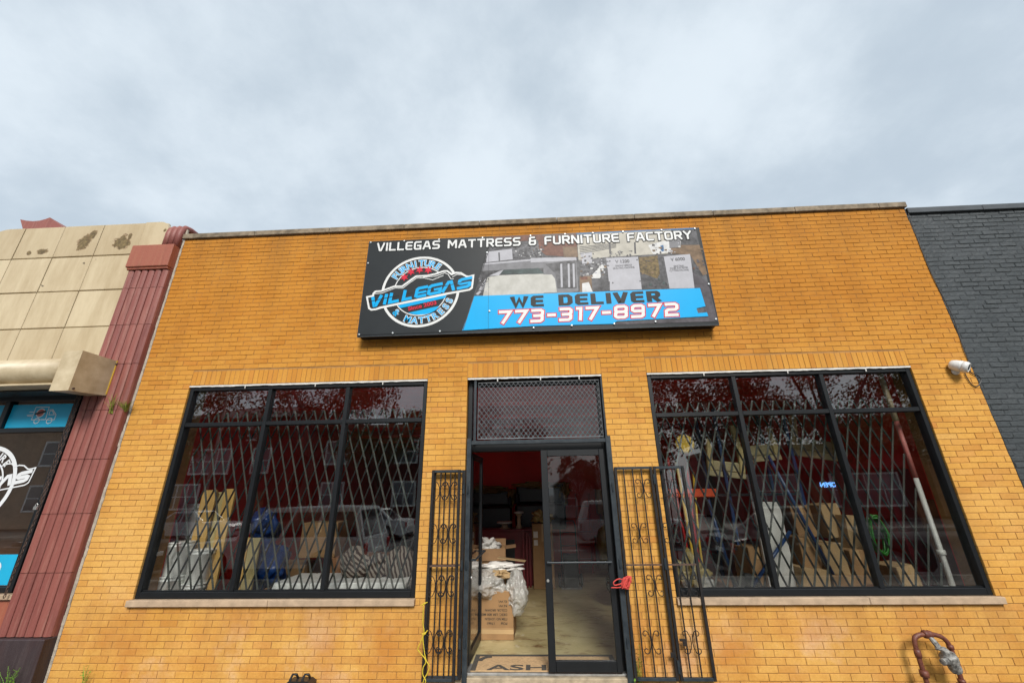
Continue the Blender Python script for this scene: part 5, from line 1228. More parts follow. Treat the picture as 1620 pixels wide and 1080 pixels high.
# --- goods along the right wall, seen through the door
random.seed(41)
for i, (x, y, z, w, d, h, mtl) in enumerate(((2.0, 6.4, 0, .9, .7, .7, 'card2'), (2.1, 6.4, .7, .75, .6, .55, 'card'), (2.05, 6.5, 1.25, .8, .6, .6, 'card2'), (2.6, 8.2, 0, 1.0, .9, 1.1, 'card'), (2.5, 8.2, 1.1, .8, .8, .8, 'cream_foam'), (1.6, 9.5, 0, .7, .7, .9, 'card'))):
    lb = ['wide pale carton at the bottom of the stack by the right wall', 'brown carton second in the stack by the right wall', 'pale carton on top of the stack by the right wall', 'large brown carton farther back by the right wall', 'cream foam block on the large brown carton', 'brown carton at the back of the aisle'][i]
    cardboard_box(lb, x, y, F0+z, w, d, h, random.uniform(-5, 5), False, mtl)
tag(blob('wrapped_goods', M['dark_film'], None, (1.50, 2.75, F0+.36), (.33, .50, .46), 51, .5, 4, 2.6, .2), 'dark goods in shiny plastic wrap on the floor behind the glass door', 'wrapped goods')
tag(blob('wrapped_goods', M['gold_film'], None, (1.72, 5.1, F0+.85), (.30, .35, .80), 53, .6, 4, 2.6, .1), 'tall goods in amber plastic film behind the glass door', 'wrapped goods')
ld = thing('step_ladder', 'red step ladder leaning behind the glass door', 'ladder', (1.15, 5.6, F0), R(10))
for sx in (-.17, .17): MB().obox((sx, 0, 0), (sx+.18, .45, 1.75), .05, .03).build('rail', M['red_paint'], ld)
for k in range(5): MB().obox((-.17+.03*(k+1), .075*(k+1), .29*(k+1)), (.17+.03*(k+1), .075*(k+1), .29*(k+1)), .06, .025, (0, 0, 1)).build('tread', M['red_paint'], ld)
# --- left window
def bucket(label, x, y, z, group=None):
    t = thing('bucket', label, 'bucket', (x, y, z), 0, group)
    MB().lathe([(.0, 0), (.125, 0), (.130, .01), (.148, .33), (.155, .335), (.155, .345), (.150, .35), (.150, .365), (.155, .37)], 26).build('body', M['white_plastic'], t, True)
    MB().lathe([(.152, .371), (.158, .372), (.158, .385), (.145, .388), (.0, .384)], 26).build('lid', M['white_plastic'], t, True)
    return t
b1 = at(305, 850, .95); b2 = at(277, 890, .46); b3 = at(314, 890, .55)
for i in range(4): bucket('white lidded pail, %s of the tall stack behind the pine boards' % ('bottom', 'second from the bottom', 'third from the bottom', 'topmost')[i], b1.x, .95, F0+.0005+i*.389+.16, 'tall stack of white pails')
cardboard_box('flattened white pallet block under the tall pail stack', b1.x, .95, F0, .36, .36, .16, 0, False, 'cream_foam')
for i in range(3): bucket('white lidded pail, %s of the front stack against the window jamb' % ('bottom', 'middle', 'topmost')[i], b2.x+.012*i, .46, F0+.0005+i*.389+.10, 'front stack of white pails')
cardboard_box('low box under the front pail stack', b2.x, .46, F0, .34, .34, .10, 0, False, 'card2')
for i in range(3): bucket('white lidded pail, %s of the short stack beside the pine boards' % ('bottom', 'middle', 'topmost')[i], b3.x+.015*i, .55, F0+.0005+i*.389, 'short stack of white pails')
random.seed(61)
for i, (u0, u1, vt, y, mtl) in enumerate(((322, 342, 775, .62, 'pine'), (345, 356, 778, .70, 'cream_foam'), (357, 374, 773, .60, 'pine'), (384, 396, 850, .50, 'pine'), (397, 413, 850, .52, 'cream_foam'))):
    xb0 = at(u0, vt, y); xb1 = at(u1, vt, y); w = xb1.x-xb0.x
    lb = ['widest yellow pine board upright beside the white pails', 'thin cream board between the two tall pine boards', 'tall yellow pine board leaning in the left window', 'short pine board in front of the blue bags', 'short cream foam board in front of the blue bags'][i]
    o = MB().box(-w/2, w/2, -.018, .018, 0, xb0.z-F0, .003).build('timber_plank', M[mtl]); o.location = ((xb0.x+xb1.x)/2, y, F0); o.rotation_euler = (R(random.uniform(-2, 1)), R(random.uniform(-1, 1)), R(random.uniform(-12, 12))); tag(o, lb, 'board')
c_ = at(422, 825, .95); tag(blob('plastic_bag', M['blue_bag'], None, (c_.x, .95, c_.z-.05), (.21, .2, .24), 71, .6, 4, 2.5, .1), 'blue plastic bag on top of its pile in the left window', 'bag')
c_ = at(425, 890, .85); tag(blob('plastic_bag', M['blue_bag'], None, (c_.x, .85, c_.z-.05), (.30, .25, .34), 73, .6, 4, 2.5, .1), 'large blue plastic bag lower in the pile', 'bag')
tag(MB().box(c_.x-.34, c_.x+.34, .62, 1.2, F0, F0+.42, .01).build('storage_tote', M['blue_paint']), 'dark blue storage tote under the blue bags', 'tote')
pd = thing('display_plinth', 'low white grooved foam slab along the bottom of the left window', 'foam slab', (-2.35, .80, F0))
MB().box(-1.0, .72, -.32, .35, .0, .70, .01).build('support', M['black_plastic'], pd)
for i in range(7): MB().box(-1.0+i*.246, -1.0+i*.246+.238, -.34, .36, .701, .775, .012).build('foam_rib', M['white_plastic'], pd)
for i, (u, v, s) in enumerate(((563, 885, 1.0), (597, 893, .8), (634, 888, 1.05))):
    c_ = at(u, v, .85); o = blob('cushion', M['zebra'], None, (c_.x, .85, c_.z-.02), (.21*s, .10, .21*s), 80+i, .25, 4, 1.5); o.rotation_euler = (R(-15), R(20*(i-1)), R(10*i))
    tag(o, ['brown and white striped cushion next to the middle mullion', 'smallest striped cushion between the other two', 'brown and white striped cushion next to the window jamb by the door'][i], 'cushion')
for i, (u, v, y, w, h, lb) in enumerate(((515, 838, 1.9, .55, .5, 'dim brown carton high behind the striped cushions'), (470, 880, 2.0, .6, .8, 'dim brown carton behind the blue bags'))):
    c_ = at(u, v, y); cardboard_box(lb, c_.x, y, F0+.0 if i else F0+.9, w, .5, h if i else .5, 6-9*i)
tag(MB().box(-3.2, -1.6, 1.62, 2.3, F0, F0+.899, .01).build('cabinet', M['wood_brown']), 'dark wood cabinet behind the left window carrying a carton', 'cabinet')
# --- right window
pc = at(1470, 760, .62); pipe = thing('corner_pipe', 'upright white pipe with red paint runs at the end of the right window', 'pipe', (WR[1]-.13, .32, 0))
MB().tube([(0, 0, F0), (0, 0, 2.05)], .027, 14).build('lower_pipe', M['white_paint'], pipe, True); MB().tube([(0, 0, 2.0502), (0, 0, 2.75)], .0275, 14).build('upper_pipe', reed_material('red_and_white_paint_runs', (.36, .03, .03), (.52, .20, .17), (.62, .55, .50)), pipe, True)
MB().tube([(0, 0, 2.7502), (0, 0, 3.61)], .032, 14).build('top_pipe', M['cream_metal'], pipe, True); MB().lathe([(.034, 1.20), (.042, 1.205), (.042, 1.25), (.034, 1.255)], 14).build('coupling', M['white_paint'], pipe, True)
random.seed(91)
boxes = [((1258, 1300), (800, 850), .95, 'card', 'brown carton high in the pile next to the white panel'), ((1300, 1345), (797, 850), 1.0, 'card2', 'pale carton high in the pile, tilted'), ((1330, 1372), (815, 870), .85, 'card2', 'pale carton beside the green hose'), ((1262, 1305), (850, 905), .72, 'card', 'brown carton in the middle of the pile'), ((1300, 1350), (860, 915), .68, 'card2', 'pale torn carton in the middle of the pile'), ((1345, 1385), (870, 925), .70, 'card', 'brown carton low beside the green hose'), ((1265, 1320), (900, 945), .55, 'card2', 'pale carton at the foot of the pile'), ((1320, 1380), (912, 950), .55, 'card', 'brown carton at the front foot of the pile'), ((1420, 1470), (895, 945), .60, 'card2', 'pale carton in front of the maroon door'), ((1180, 1225), (865, 935), .80, 'card', 'brown carton behind the black wheel')]
for (u0, u1), (v0, v1), y, mtl, lb in boxes:
    a_ = at(u0, v0, y); b_ = at(u1, v1, y); w = abs(b_.x-a_.x); h = a_.z-b_.z
    t = cardboard_box(lb, (a_.x+b_.x)/2, y+.2, b_.z, w, .36, h, random.uniform(-9, 9), False, mtl); t.rotation_euler[1] = R(random.uniform(-7, 7))
tag(MB().box(2.50, 4.40, .72, 1.55, F0, F0+.62, .01).build('work_bench', M['wood_brown']), 'low wooden bench carrying the carton pile in the right window', 'bench')
a_ = at(1207, 800, .62); b_ = at(1262, 935, .62)
o = MB().box(-.17, .17, -.03, .03, 0, 1.62, .006).build('wallboard_sheet', M['white_paint']); o.location = ((a_.x+b_.x)/2-.02, .72, F0+.02); o.rotation_euler = (R(-3), R(2), 0); tag(o, 'upright pale grey panel between the cartons and the mullion', 'panel')
# green hose coil hung on a reel
hc = thing('garden_hose', 'bright green coiled hose in the right window', 'hose', (0, 0, 0)); c_ = at(1388, 845, .60); hp = []
for i in range(130):
    t = i*.42; hp.append((c_.x+(.115+.014*math.sin(i*.9))*math.cos(t)*.8, .60+.045*math.sin(i*.37), c_.z+(.21+.02*math.cos(i*.7))*math.sin(t)))
MB().tube(hp, .011, 6).build('coil', M['green_hose'], hc, True); MB().lathe([(.05, -.03), (.055, -.03), (.055, .03), (.05, .03)], 16, (c_.x, .62, c_.z), 'y').build('hook', M['black_plastic'], hc)
# maroon door blank, brown panels
for (u0, u1, v0, y, mtl, lb, rz, ry_) in ((1404, 1456, 742, .80, 'maroon_wood', 'tall maroon door blank leaning in the right window', 4, -3), (1468, 1500, 790, .46, 'wood_brown', 'brown wooden panel leaning beside the white pipe', -6, -4), (1503, 1520, 815, .38, 'wood_brown', 'narrow brown board next to the white pipe', 5, -2)):
    a_ = at(u0, v0, y); b_ = at(u1, v0, y); w = b_.x-a_.x; o = MB().box(-w/2, w/2, -.025, .025, 0, a_.z-F0, .005).build('plywood_sheet', M[mtl]); o.location = ((a_.x+b_.x)/2, y, F0); o.rotation_euler = (R(-2), R(ry_), R(rz)); tag(o, lb, 'panel')
# upturned armchair frames
def sofa_frame(label, x, y, z, rz, tilt, s=1.0):
    t = thing('upturned_armchair', label, 'armchair', (x, y, z), R(rz)); t.rotation_euler[1] = R(tilt)
    MB().box(-.45*s, .45*s, -.03, .03, 0, .12*s, .006).build('rail', M['beige_fabric'], t); MB().box(-.45*s, -.33*s, -.03, .03, .121*s, .85*s, .01).build('arm_panel', M['cream_foam'], t)
    MB().box(.33*s, .45*s, -.03, .03, .121*s, .70*s, .01).build('arm_panel', M['cream_foam'], t); MB().box(-.3295*s, .3295*s, -.02, .04, .121*s, .36*s, .02).build('back_pad', M['beige_fabric'], t)
    return t
a_ = at(1150, 755, 1.1); sofa_frame('upturned cream armchair frame on the shelf beside the yellow fan', a_.x, 1.1, a_.z, 8, 6, .62)
a_ = at(1203, 730, 1.2); sofa_frame('upturned cream armchair frame behind the first mullion', a_.x, 1.2, a_.z, -5, -4, .66)
a_ = at(1292, 725, 1.5); sofa_frame('upturned cream armchair frame high behind the middle panes', a_.x, 1.5, a_.z, 3, 9, .8)
sh = thing('shelf_rack', 'dark steel shelf rack carrying armchair frames behind the right window', 'shelf', (0, 0, 0))
for x in (1.75, 2.75, 3.75):
    for y in (1.05, 1.75): MB().box(x-.02, x+.02, y-.02, y+.02, F0, 3.1).build('upright', M['blue_paint'], sh)
for z in (1.18, 1.86): MB().box(1.77, 3.73, 1.03, 1.77, z, z+.03).build('shelf', M['black_plastic'], sh)
a_ = at(1075, 728, .9)
fn = thing('tool_bundle', 'red and yellow long-handled tools bundled in the right window', 'tools', (a_.x, .85, F0))
for i, (dx, mtl, r_) in enumerate(((-.10, 'red_paint', .016), (-.03, 'yellow_paint', .018), (.05, 'red_paint', .014), (.10, 'yellow_paint', .014), (.0, 'white_paint', .012))): MB().tube([(dx*.5, 0, 0), (dx, .02*i, 1.2), (dx*1.8, .03*i, 2.25-.07*i)], r_, 8).build('handle', M[mtl], fn, True)
fd = at(1083, 702, .85); hd = MB().lathe([(.10, -.02), (.13, -.02), (.13, .02), (.10, .02)], 24, axis='y').build('hoop', M['yellow_paint'], fn, True); hd.location = (fd.x-a_.x, 0, fd.z-F0); hd2 = MB().lathe([(.0, -.012), (.098, -.012), (.098, .012), (.0, .012)], 24, axis='y').build('disc', M['red_paint'], fn, True); hd2.location = hd.location
a_ = at(1100, 780, .95); tag(MB().box(a_.x-.38, a_.x+.28, .90, 1.02, a_.z-.05, a_.z+.06, .01).build('tool_case', M['orange_paint']), 'orange tool case on the shelf under the tools', 'case')
a_ = at(1073, 938, .30); cn = thing('traffic_cone', 'small orange traffic cone behind the gate at the corner of the right window', 'cone', (a_.x+.02, .42, ZS-.06))
MB().lathe([(.0, 0), (.055, .0), (.05, .01), (.012, .24), (.0, .245)], 18).build('cone_body', M['orange_paint'], cn, True); MB().box(-.075, .075, -.075, .075, -.016, -.0005, .004).build('foot', M['orange_paint'], cn)
MB().box(WR[0]+.02, WR[0]+.98, .36, .66, F0, ZS-.078, .01).build('window_bench', M['wood_brown'])
tag(bpy.data.objects['window_bench'], 'brown window bench under the cone and film', 'bench')
for i, (u, v, s, mtl, lb) in enumerate(((1092, 905, .20, 'gold_film', 'crumpled amber film by the orange cone'), (1112, 925, .14, 'film', 'crumpled clear film beside the amber film'))):
    c_ = at(u, v, .55); tag(blob('plastic_wrap', M[mtl], None, (c_.x, .55, c_.z), (s, .12, s*.9), 100+i, .9, 4, 3), lb, 'plastic wrap')
c_ = at(1190, 925, .60); wh = thing('loose_wheel', 'loose black wheel lying against the glass under the white panel', 'wheel', (c_.x-.05, .58, c_.z)); MB().lathe([(.06, -.03), (.12, -.03), (.135, -.01), (.135, .01), (.12, .03), (.06, .03)], 24, axis='y').build('tyre', M['black_rubber'], wh, True); MB().lathe([(.0, -.02), (.059, -.02), (.059, .02), (.0, .02)], 18, axis='y').build('rim', M['aluminium'], wh, True)
for i, (ua, va, ub, vb) in enumerate(((1185, 935, 1250, 840), (1215, 720, 1330, 930), (1120, 790, 1165, 935))):
    a_ = at(ua, va, .50+.1*i); b_ = at(ub, vb, .55+.12*i); tag(MB().tube([a_, b_], .022, 8).build('steel_pole', M['blue_paint'], None, True), ['short dark blue pole slanting up from the loose wheel', 'long dark blue pole leaning across the middle panes', 'dark blue pole standing near the folded gate'][i], 'pole')
tag(MB().box(*[v for v in (at(1498, 936, .30).x, at(1516, 936, .30).x)], .29, .34, .855, .885, .004).build('small_carton', M['white_plastic']), 'tiny white packet on the window ledge by the white pipe', 'packet')
MB().box(WR[0]+.01, WR[1]-.01, .16, .32, ZS-.07, ZS-.004).build('inner_ledge', M['wood_brown'], shop); MB().box(WL[0]+.01, WL[1]-.01, .16, .32, ZS-.07, ZS-.004).build('inner_ledge', M['wood_brown'], shop)

# ================================================================== the street behind the photographer (seen in the glass)
def paint(name, col, metal=.3):
    m = mat(name, col, .25, .04, 2, 0, metal=metal, spec=.6); tone(m, OUT); return m
M['car_glass'] = mat('dark_car_glass', (.018, .022, .026), .06, .1, 2, 0, spec=.8); M['headlight'] = mat('headlight_glass', (.55, .56, .58), .12, .1, 8, 0); M['tail'] = mat('tail_light', (.42, .010, .010), .2, .1, 8, 0); M['chrome'] = mat('bright_trim', (.62, .63, .65), .18, .05, 5, 0, metal=.9); M['alloy'] = mat('alloy_rim', (.40, .41, .43), .3, .1, 8, 0, metal=.7)
for k_ in ('headlight', 'tail', 'chrome', 'alloy'): tone(M[k_], OUT)
def car(name, label, x, y, face, Lc, Wc, Hc, colour, kind, group=None):
    """face=+1: nose towards +x. kind suv / sedan"""
    t = thing(name, label, 'car', (x, y, -.15), 0 if face > 0 else math.pi, group); p_ = colour
    zb = Hc*(.56 if kind == 'suv' else .62); wr = .37 if kind == 'suv' else .32; f = Lc/2; wx = (Lc*.30, -Lc*.29); g = .24 if kind == 'suv' else .18
    def arch(cx_): return [(cx_+math.cos(R(a))*(wr+.06), .0+wr+math.sin(R(a))*(wr+.06)) for a in range(-15, 196, 15)]
    low = [(f-.02, g+.10), (f, g+.30), (f-.03, zb*.80), (f-.18, zb*.93), (f*.45, zb), (-f*.86, zb+.02), (-f+.04, zb*.96), (-f, zb*.62), (-f+.02, g+.12), (-f+.15, g)]
    r_ = sorted([(a, max(b, g)) for a, b in arch(wx[1])], key=lambda q: q[0]); fr_ = sorted([(a, max(b, g)) for a, b in arch(wx[0])], key=lambda q: q[0])
    prof = low+r_+fr_+[(f-.15, g)]
    mb = MB(); ys = (-Wc/2, -Wc/2+.07, Wc/2-.07, Wc/2); k = len(prof); zc_ = zb*.55
    for yy in ys:
        s = .985 if abs(yy) > Wc/2-.01 else 1.0
        mb.v += [(a*s, yy, zc_+(b-zc_)*(s if b > zc_ else 1)) for a, b in prof]
    for i in range(3):
        for j in range(k): mb.f.append((i*k+j, i*k+(j+1) % k, (i+1)*k+(j+1) % k, (i+1)*k+j))
    mb.f += [tuple(range(k)), tuple(3*k+j for j in range(k-1, -1, -1))]
    body = mb.build('body', p_, t)
    # cabin: four corners of belt and roof, narrowing upwards
    if kind == 'suv': ca = [(f*.42, -f*.97), (f*.16, -f*.86)]
    else: ca = [(f*.36, -f*.70), (f*.06, -f*.40)]
    wb_, wt_ = Wc/2-.06, Wc/2-.24; zt = Hc
    vs = [(ca[0][0], -wb_, zb-.02), (ca[0][0], wb_, zb-.02), (ca[0][1], wb_, zb-.02), (ca[0][1], -wb_, zb-.02), (ca[1][0], -wt_, zt-.03), (ca[1][0], wt_, zt-.03), (ca[1][1], wt_, zt-.03), (ca[1][1], -wt_, zt-.03), ((ca[1][0]+ca[1][1])/2, -wt_+.05, zt), ((ca[1][0]+ca[1][1])/2, wt_-.05, zt)]
    MB().add(vs, [(0, 1, 5, 4), (1, 2, 6, 5), (2, 3, 7, 6), (3, 0, 4, 7), (4, 5, 9, 8), (6, 7, 8, 9), (5, 6, 9), (7, 4, 8)]).build('cabin', p_, t)
    def lerp3(a, b, s): return tuple(a[i]+(b[i]-a[i])*s for i in range(3))
    def pane(q, name='window', out_=(0, 0, 0)):
        MB().poly([tuple(c[i]+out_[i] for i in range(3)) for c in q]).build(name, M['car_glass'], t, fix=False)
    for s, (a, b, c, d) in ((-1, (3, 0, 4, 7)), (1, (2, 1, 5, 6))):
        A, B, Cc, D = vs[a], vs[b], vs[c], vs[d]; o_ = (0, s*.006, .004)
        cuts = ((.05, .36), (.39, .64), (.67, .93)) if kind == 'suv' else ((.07, .48), (.52, .90))
        for c0, c1 in cuts:
            lo0, lo1, hi0, hi1 = lerp3(A, B, c0), lerp3(A, B, c1), lerp3(D, Cc, c0), lerp3(D, Cc, c1)
            pane([lerp3(lo0, hi0, .10), lerp3(lo1, hi1, .10), lerp3(lo1, hi1, .86), lerp3(lo0, hi0, .86)], 'window', o_)
    for (a, b, c, d), ox in (((0, 1, 5, 4), .008), ((2, 3, 7, 6), -.008)):
        A, B, Cc, D = vs[a], vs[b], vs[c], vs[d]; e0, e1 = lerp3(A, B, .07), lerp3(A, B, .93); h0, h1 = lerp3(D, Cc, .07), lerp3(D, Cc, .93)
        pane([lerp3(e0, h0, .08), lerp3(e1, h1, .08), lerp3(e1, h1, .90), lerp3(e0, h0, .90)], 'windscreen', (ox, 0, .004))
    for wxx in wx:
        for s in (-1, 1):
            w_ = MB().lathe([(wr*.66, -.11), (wr*.95, -.11), (wr, -.08), (wr, .08), (wr*.95, .11), (wr*.66, .11)], 24, axis='y').build('wheel', M['black_rubber'], t, True, loc=(wxx, s*(Wc/2-.12), wr))
            rim = MB().lathe([(wr*.10, .0), (wr*.16, .012), (wr*.14, .02), (.0, .022)], 12, axis='y')
            for i in range(7): a = 2*math.pi*i/7; rim.obox((wr*.10*math.cos(a), .006, wr*.10*math.sin(a)), (wr*.64*math.cos(a), .006, wr*.64*math.sin(a)), wr*.15, .03)
            rim.lathe([(wr*.60, -.02), (wr*.67, .0), (wr*.67, .02), (wr*.60, .02)], 24, axis='y'); r2 = rim.build('rim', M['alloy'], w_); r2.location = (0, s*.095, 0)
    for s in (-1, 1):
        MB().box(f-.10, f-.012, s*(Wc/2-.30)-.17, s*(Wc/2-.30)+.17, zb*.68, zb*.82, .02).build('headlight', M['headlight'], t); MB().box(-f-.004, -f+.10, s*(Wc/2-.14)-.10, s*(Wc/2-.14)+.10, zb*.62, zb*.90, .02).build('tail_light', M['tail'], t)
        MB().box(f*.30, f*.30+.16, s*(Wc/2+.02)-.08, s*(Wc/2+.02)+.08, zb+.02, zb+.15, .03).build('mirror', p_, t)
        for hx in ((.06, -.42) if kind == 'suv' else (.02, -.36)): MB().box(hx*f, hx*f+.20, s*(Wc/2+.008)-.012, s*(Wc/2+.008)+.012, zb*.86, zb*.89, .005).build('door_handle', M['chrome'] if kind != 'suv' else p_, t)
    MB().box(f-.03, f+.006, -Wc*.24, Wc*.24, zb*.52, zb*.66, .01).build('grille', M['black_plastic'], t); MB().box(-f-.006, -f+.02, -.26, .26, zb*.60, zb*.72, .005).build('number_plate', M['white_plastic'], t)
    MB().box(-f*.97, f*.97, -Wc/2+.10, Wc/2-.10, g-.02, g+.12).build('underbody', M['black_plastic'], t)
    return t
car('parked_suv', 'silver grey boxy sport utility car parked at the near kerb', -6.9, -7.05, -1, 5.0, 2.0, 1.82, paint('silver_grey_paint', (.55, .56, .57), .05), 'suv')
car('parked_sedan', 'black saloon car parked at the near kerb opposite the right window', 7.3, -7.05, 1, 4.8, 1.85, 1.48, paint('black_car_paint', (.014, .016, .020), .1), 'sedan')
car('parked_suv', 'white sport utility car driving past on the road', 4.2, -13.8, 1, 4.7, 1.9, 1.72, paint('white_car_paint', (.80, .81, .82), .0), 'suv')
car('parked_sedan', 'silver saloon car at the far kerb before the red brick house', -17.5, -16.9, 1, 4.6, 1.8, 1.45, paint('silver_car_paint', (.62, .63, .65), .05), 'sedan')
car('parked_sedan', 'pale grey saloon car at the far kerb between the street trees', -8.6, -16.9, -1, 4.6, 1.8, 1.45, paint('pale_grey_car_paint', (.68, .69, .70), .05), 'sedan')
car('parked_sedan', 'dark blue saloon car parked behind the silver grey car at the near kerb', -13.2, -7.05, -1, 4.7, 1.82, 1.46, paint('dark_blue_car_paint', (.020, .032, .050), .2), 'sedan')
# street lamp
sl = thing('street_lamp', 'tall pale street lamp with a curved arm on the far pavement', 'street lamp', (-19.2, -19.0, 0))
MB().tube([(0, 0, 0), (0, 0, 4), (0, .02, 7.2)], [.11, .085, .065], 12).build('pole', M['concrete'], sl, True); MB().tube(curve_pts([(0, .02, 7.2), (0, .2, 8.1), (0, .9, 8.5), (0, 1.8, 8.45)], 6), .045, 10).build('arm', M['concrete'], sl, True); MB().box(-.14, .14, 1.7, 2.4, 8.36, 8.5, .04).build('lamp_head', M['white_paint'], sl); MB().lathe([(.22, 0), (.20, .05), (.12, .4)], 14).build('base', M['concrete'], sl, True)
# houses
M['house_red'] = mat('far_red_brick', (.13, .035, .028), .85, .25, 4, .3, 12); M['house_white'] = mat('white_clapboard', (.58, .58, .56), .7, .06, 3, .1); M['roof'] = mat('grey_shingle', (.10, .09, .09), .9, .3, 5, .3); M['far_glass'] = mat('far_window_glass', (.10, .12, .14), .08, .2, 1, 0, spec=.8); M['trim'] = mat('white_window_trim', (.85, .85, .83), .6, .05, 4, 0)
for k_ in ('house_red', 'house_white', 'roof'): tone(M[k_], OUT)
def house(label, x0, x1, y, h, depth, wall, roofk, wins, door=None):
    t = thing('house', label, 'house', ((x0+x1)/2, y, -.02)); w = x1-x0
    MB().box(-w/2, w/2, -depth, 0, 0, h).build('wall', wall, t)
    if roofk == 'gable':
        MB().prism([(-w/2-.3, h+.002), (w/2+.3, h+.002), (0, h+w*.42)], -depth-.3, .3).build('roof', M['roof'], t); MB().prism([(-w/2, h+.001), (w/2, h+.001), (0, h+w*.40)], .301, .31).build('gable', wall, t)
    elif roofk == 'hip':
        MB().add([(-w/2-.4, .4, h+.002), (w/2+.4, .4, h+.002), (w/2+.4, -depth-.4, h+.002), (-w/2-.4, -depth-.4, h+.002), (-w/4, -depth/2, h+1.8), (w/4, -depth/2, h+1.8)], [(0, 1, 5, 4), (1, 2, 5), (2, 3, 4, 5), (3, 0, 4), (3, 2, 1, 0)]).build('roof', M['roof'], t)
    else: MB().box(-w/2-.1, w/2+.1, -depth, .12, h+.001, h+.25).build('cornice', M['stone'], t)
    for (wx_, wz, ww, wh_, n_) in wins:
        fo = MB().box(wx_-ww/2-.09, wx_+ww/2+.09, .004, .07, wz-.09, wz+wh_+.09).build('window', M['trim'], t)
        pw_ = ww/n_
        for i in range(n_):
            for k in (0, 1): MB().box(wx_-ww/2+i*pw_+.05, wx_-ww/2+(i+1)*pw_-.05, .071, .075, wz+k*wh_/2+.04, wz+(k+1)*wh_/2-.03).build('pane', M['far_glass'], fo)
    if door:
        d_ = MB().box(door-.5, door+.5, .004, .06, .2, 2.3).build('door', M['wood_brown'], t); MB().lathe([(.03, 0), (.03, .05)], 8, (door+.4, .06, 1.2), 'y').build('handle', M['chrome'], d_)
    return t
house('red brick two-storey house with white triple windows across the road', -27.5, -17.5, -25, 7.6, 9, M['house_red'], 'hip', [(-3.2, 1.2, 2.4, 1.6, 3), (-1.6, 3.6, 2.9, 1.7, 3), (2.3, 3.6, 1.3, 1.7, 1), (1.6, 6.0, 1.3, 1.0, 2)], 2.6)
house('dark red brick flat-roofed house between the street trees', -16.8, -7.5, -26, 6.8, 9, M['house_red'], 'flat', [(-2.8, 1.2, 1.6, 1.6, 2), (2.6, 1.2, 1.6, 1.6, 2), (-2.8, 4.2, 1.6, 1.6, 2), (2.6, 4.2, 1.6, 1.6, 2)], 0)
house('low white clapboard cottage with a grey gable roof', 1.9, 6.7, -30, 2.4, 7, M['house_white'], 'gable', [(-1.4, .9, .9, 1.1, 1), (1.4, .9, .9, 1.1, 1)], 0)
ms_ = house('one-storey brick shop across the road with a blue OPEN light in its window', 14, 26, -25, 4.6, 9, M['house_red'], 'flat', [(-3.6, .8, 3.4, 2.0, 3), (2.6, .8, 4.4, 2.0, 4)], -.6)
MB().box(-5.4, 5.4, .03, .22, 3.15, 4.05, .02).build('fascia', M['red_paint'], ms_)
vs, f_ = font_mesh('OPEN', .42, .012); MB().add([(.1-v.x+.0, .10, 2.0+v.y) for v in vs], f_).build('open_light', emit_material('blue_led_letters', (.15, .42, 1.0), 3.0), ms_, fix=False)
house('plain brown brick house at the end of the row', 28, 38, -26, 7.0, 9, M['wood_brown'], 'flat', [(-2.5, 1.2, 1.6, 1.6, 2), (2.5, 1.2, 1.6, 1.6, 2), (-2.5, 4.2, 1.6, 1.6, 2), (2.5, 4.2, 1.6, 1.6, 2)], 0)
house('wide tan brick flats beyond the red brick house', -50, -30, -25, 7.4, 9, mat('tan_flats_brick', (.44, .31, .21), .85, .2, 3, .2), 'flat', [(x_, z_, 2.2, 1.7, 2) for x_ in (-7.5, -3.5, 3.5, 7.5) for z_ in (1.2, 4.4)], 0)
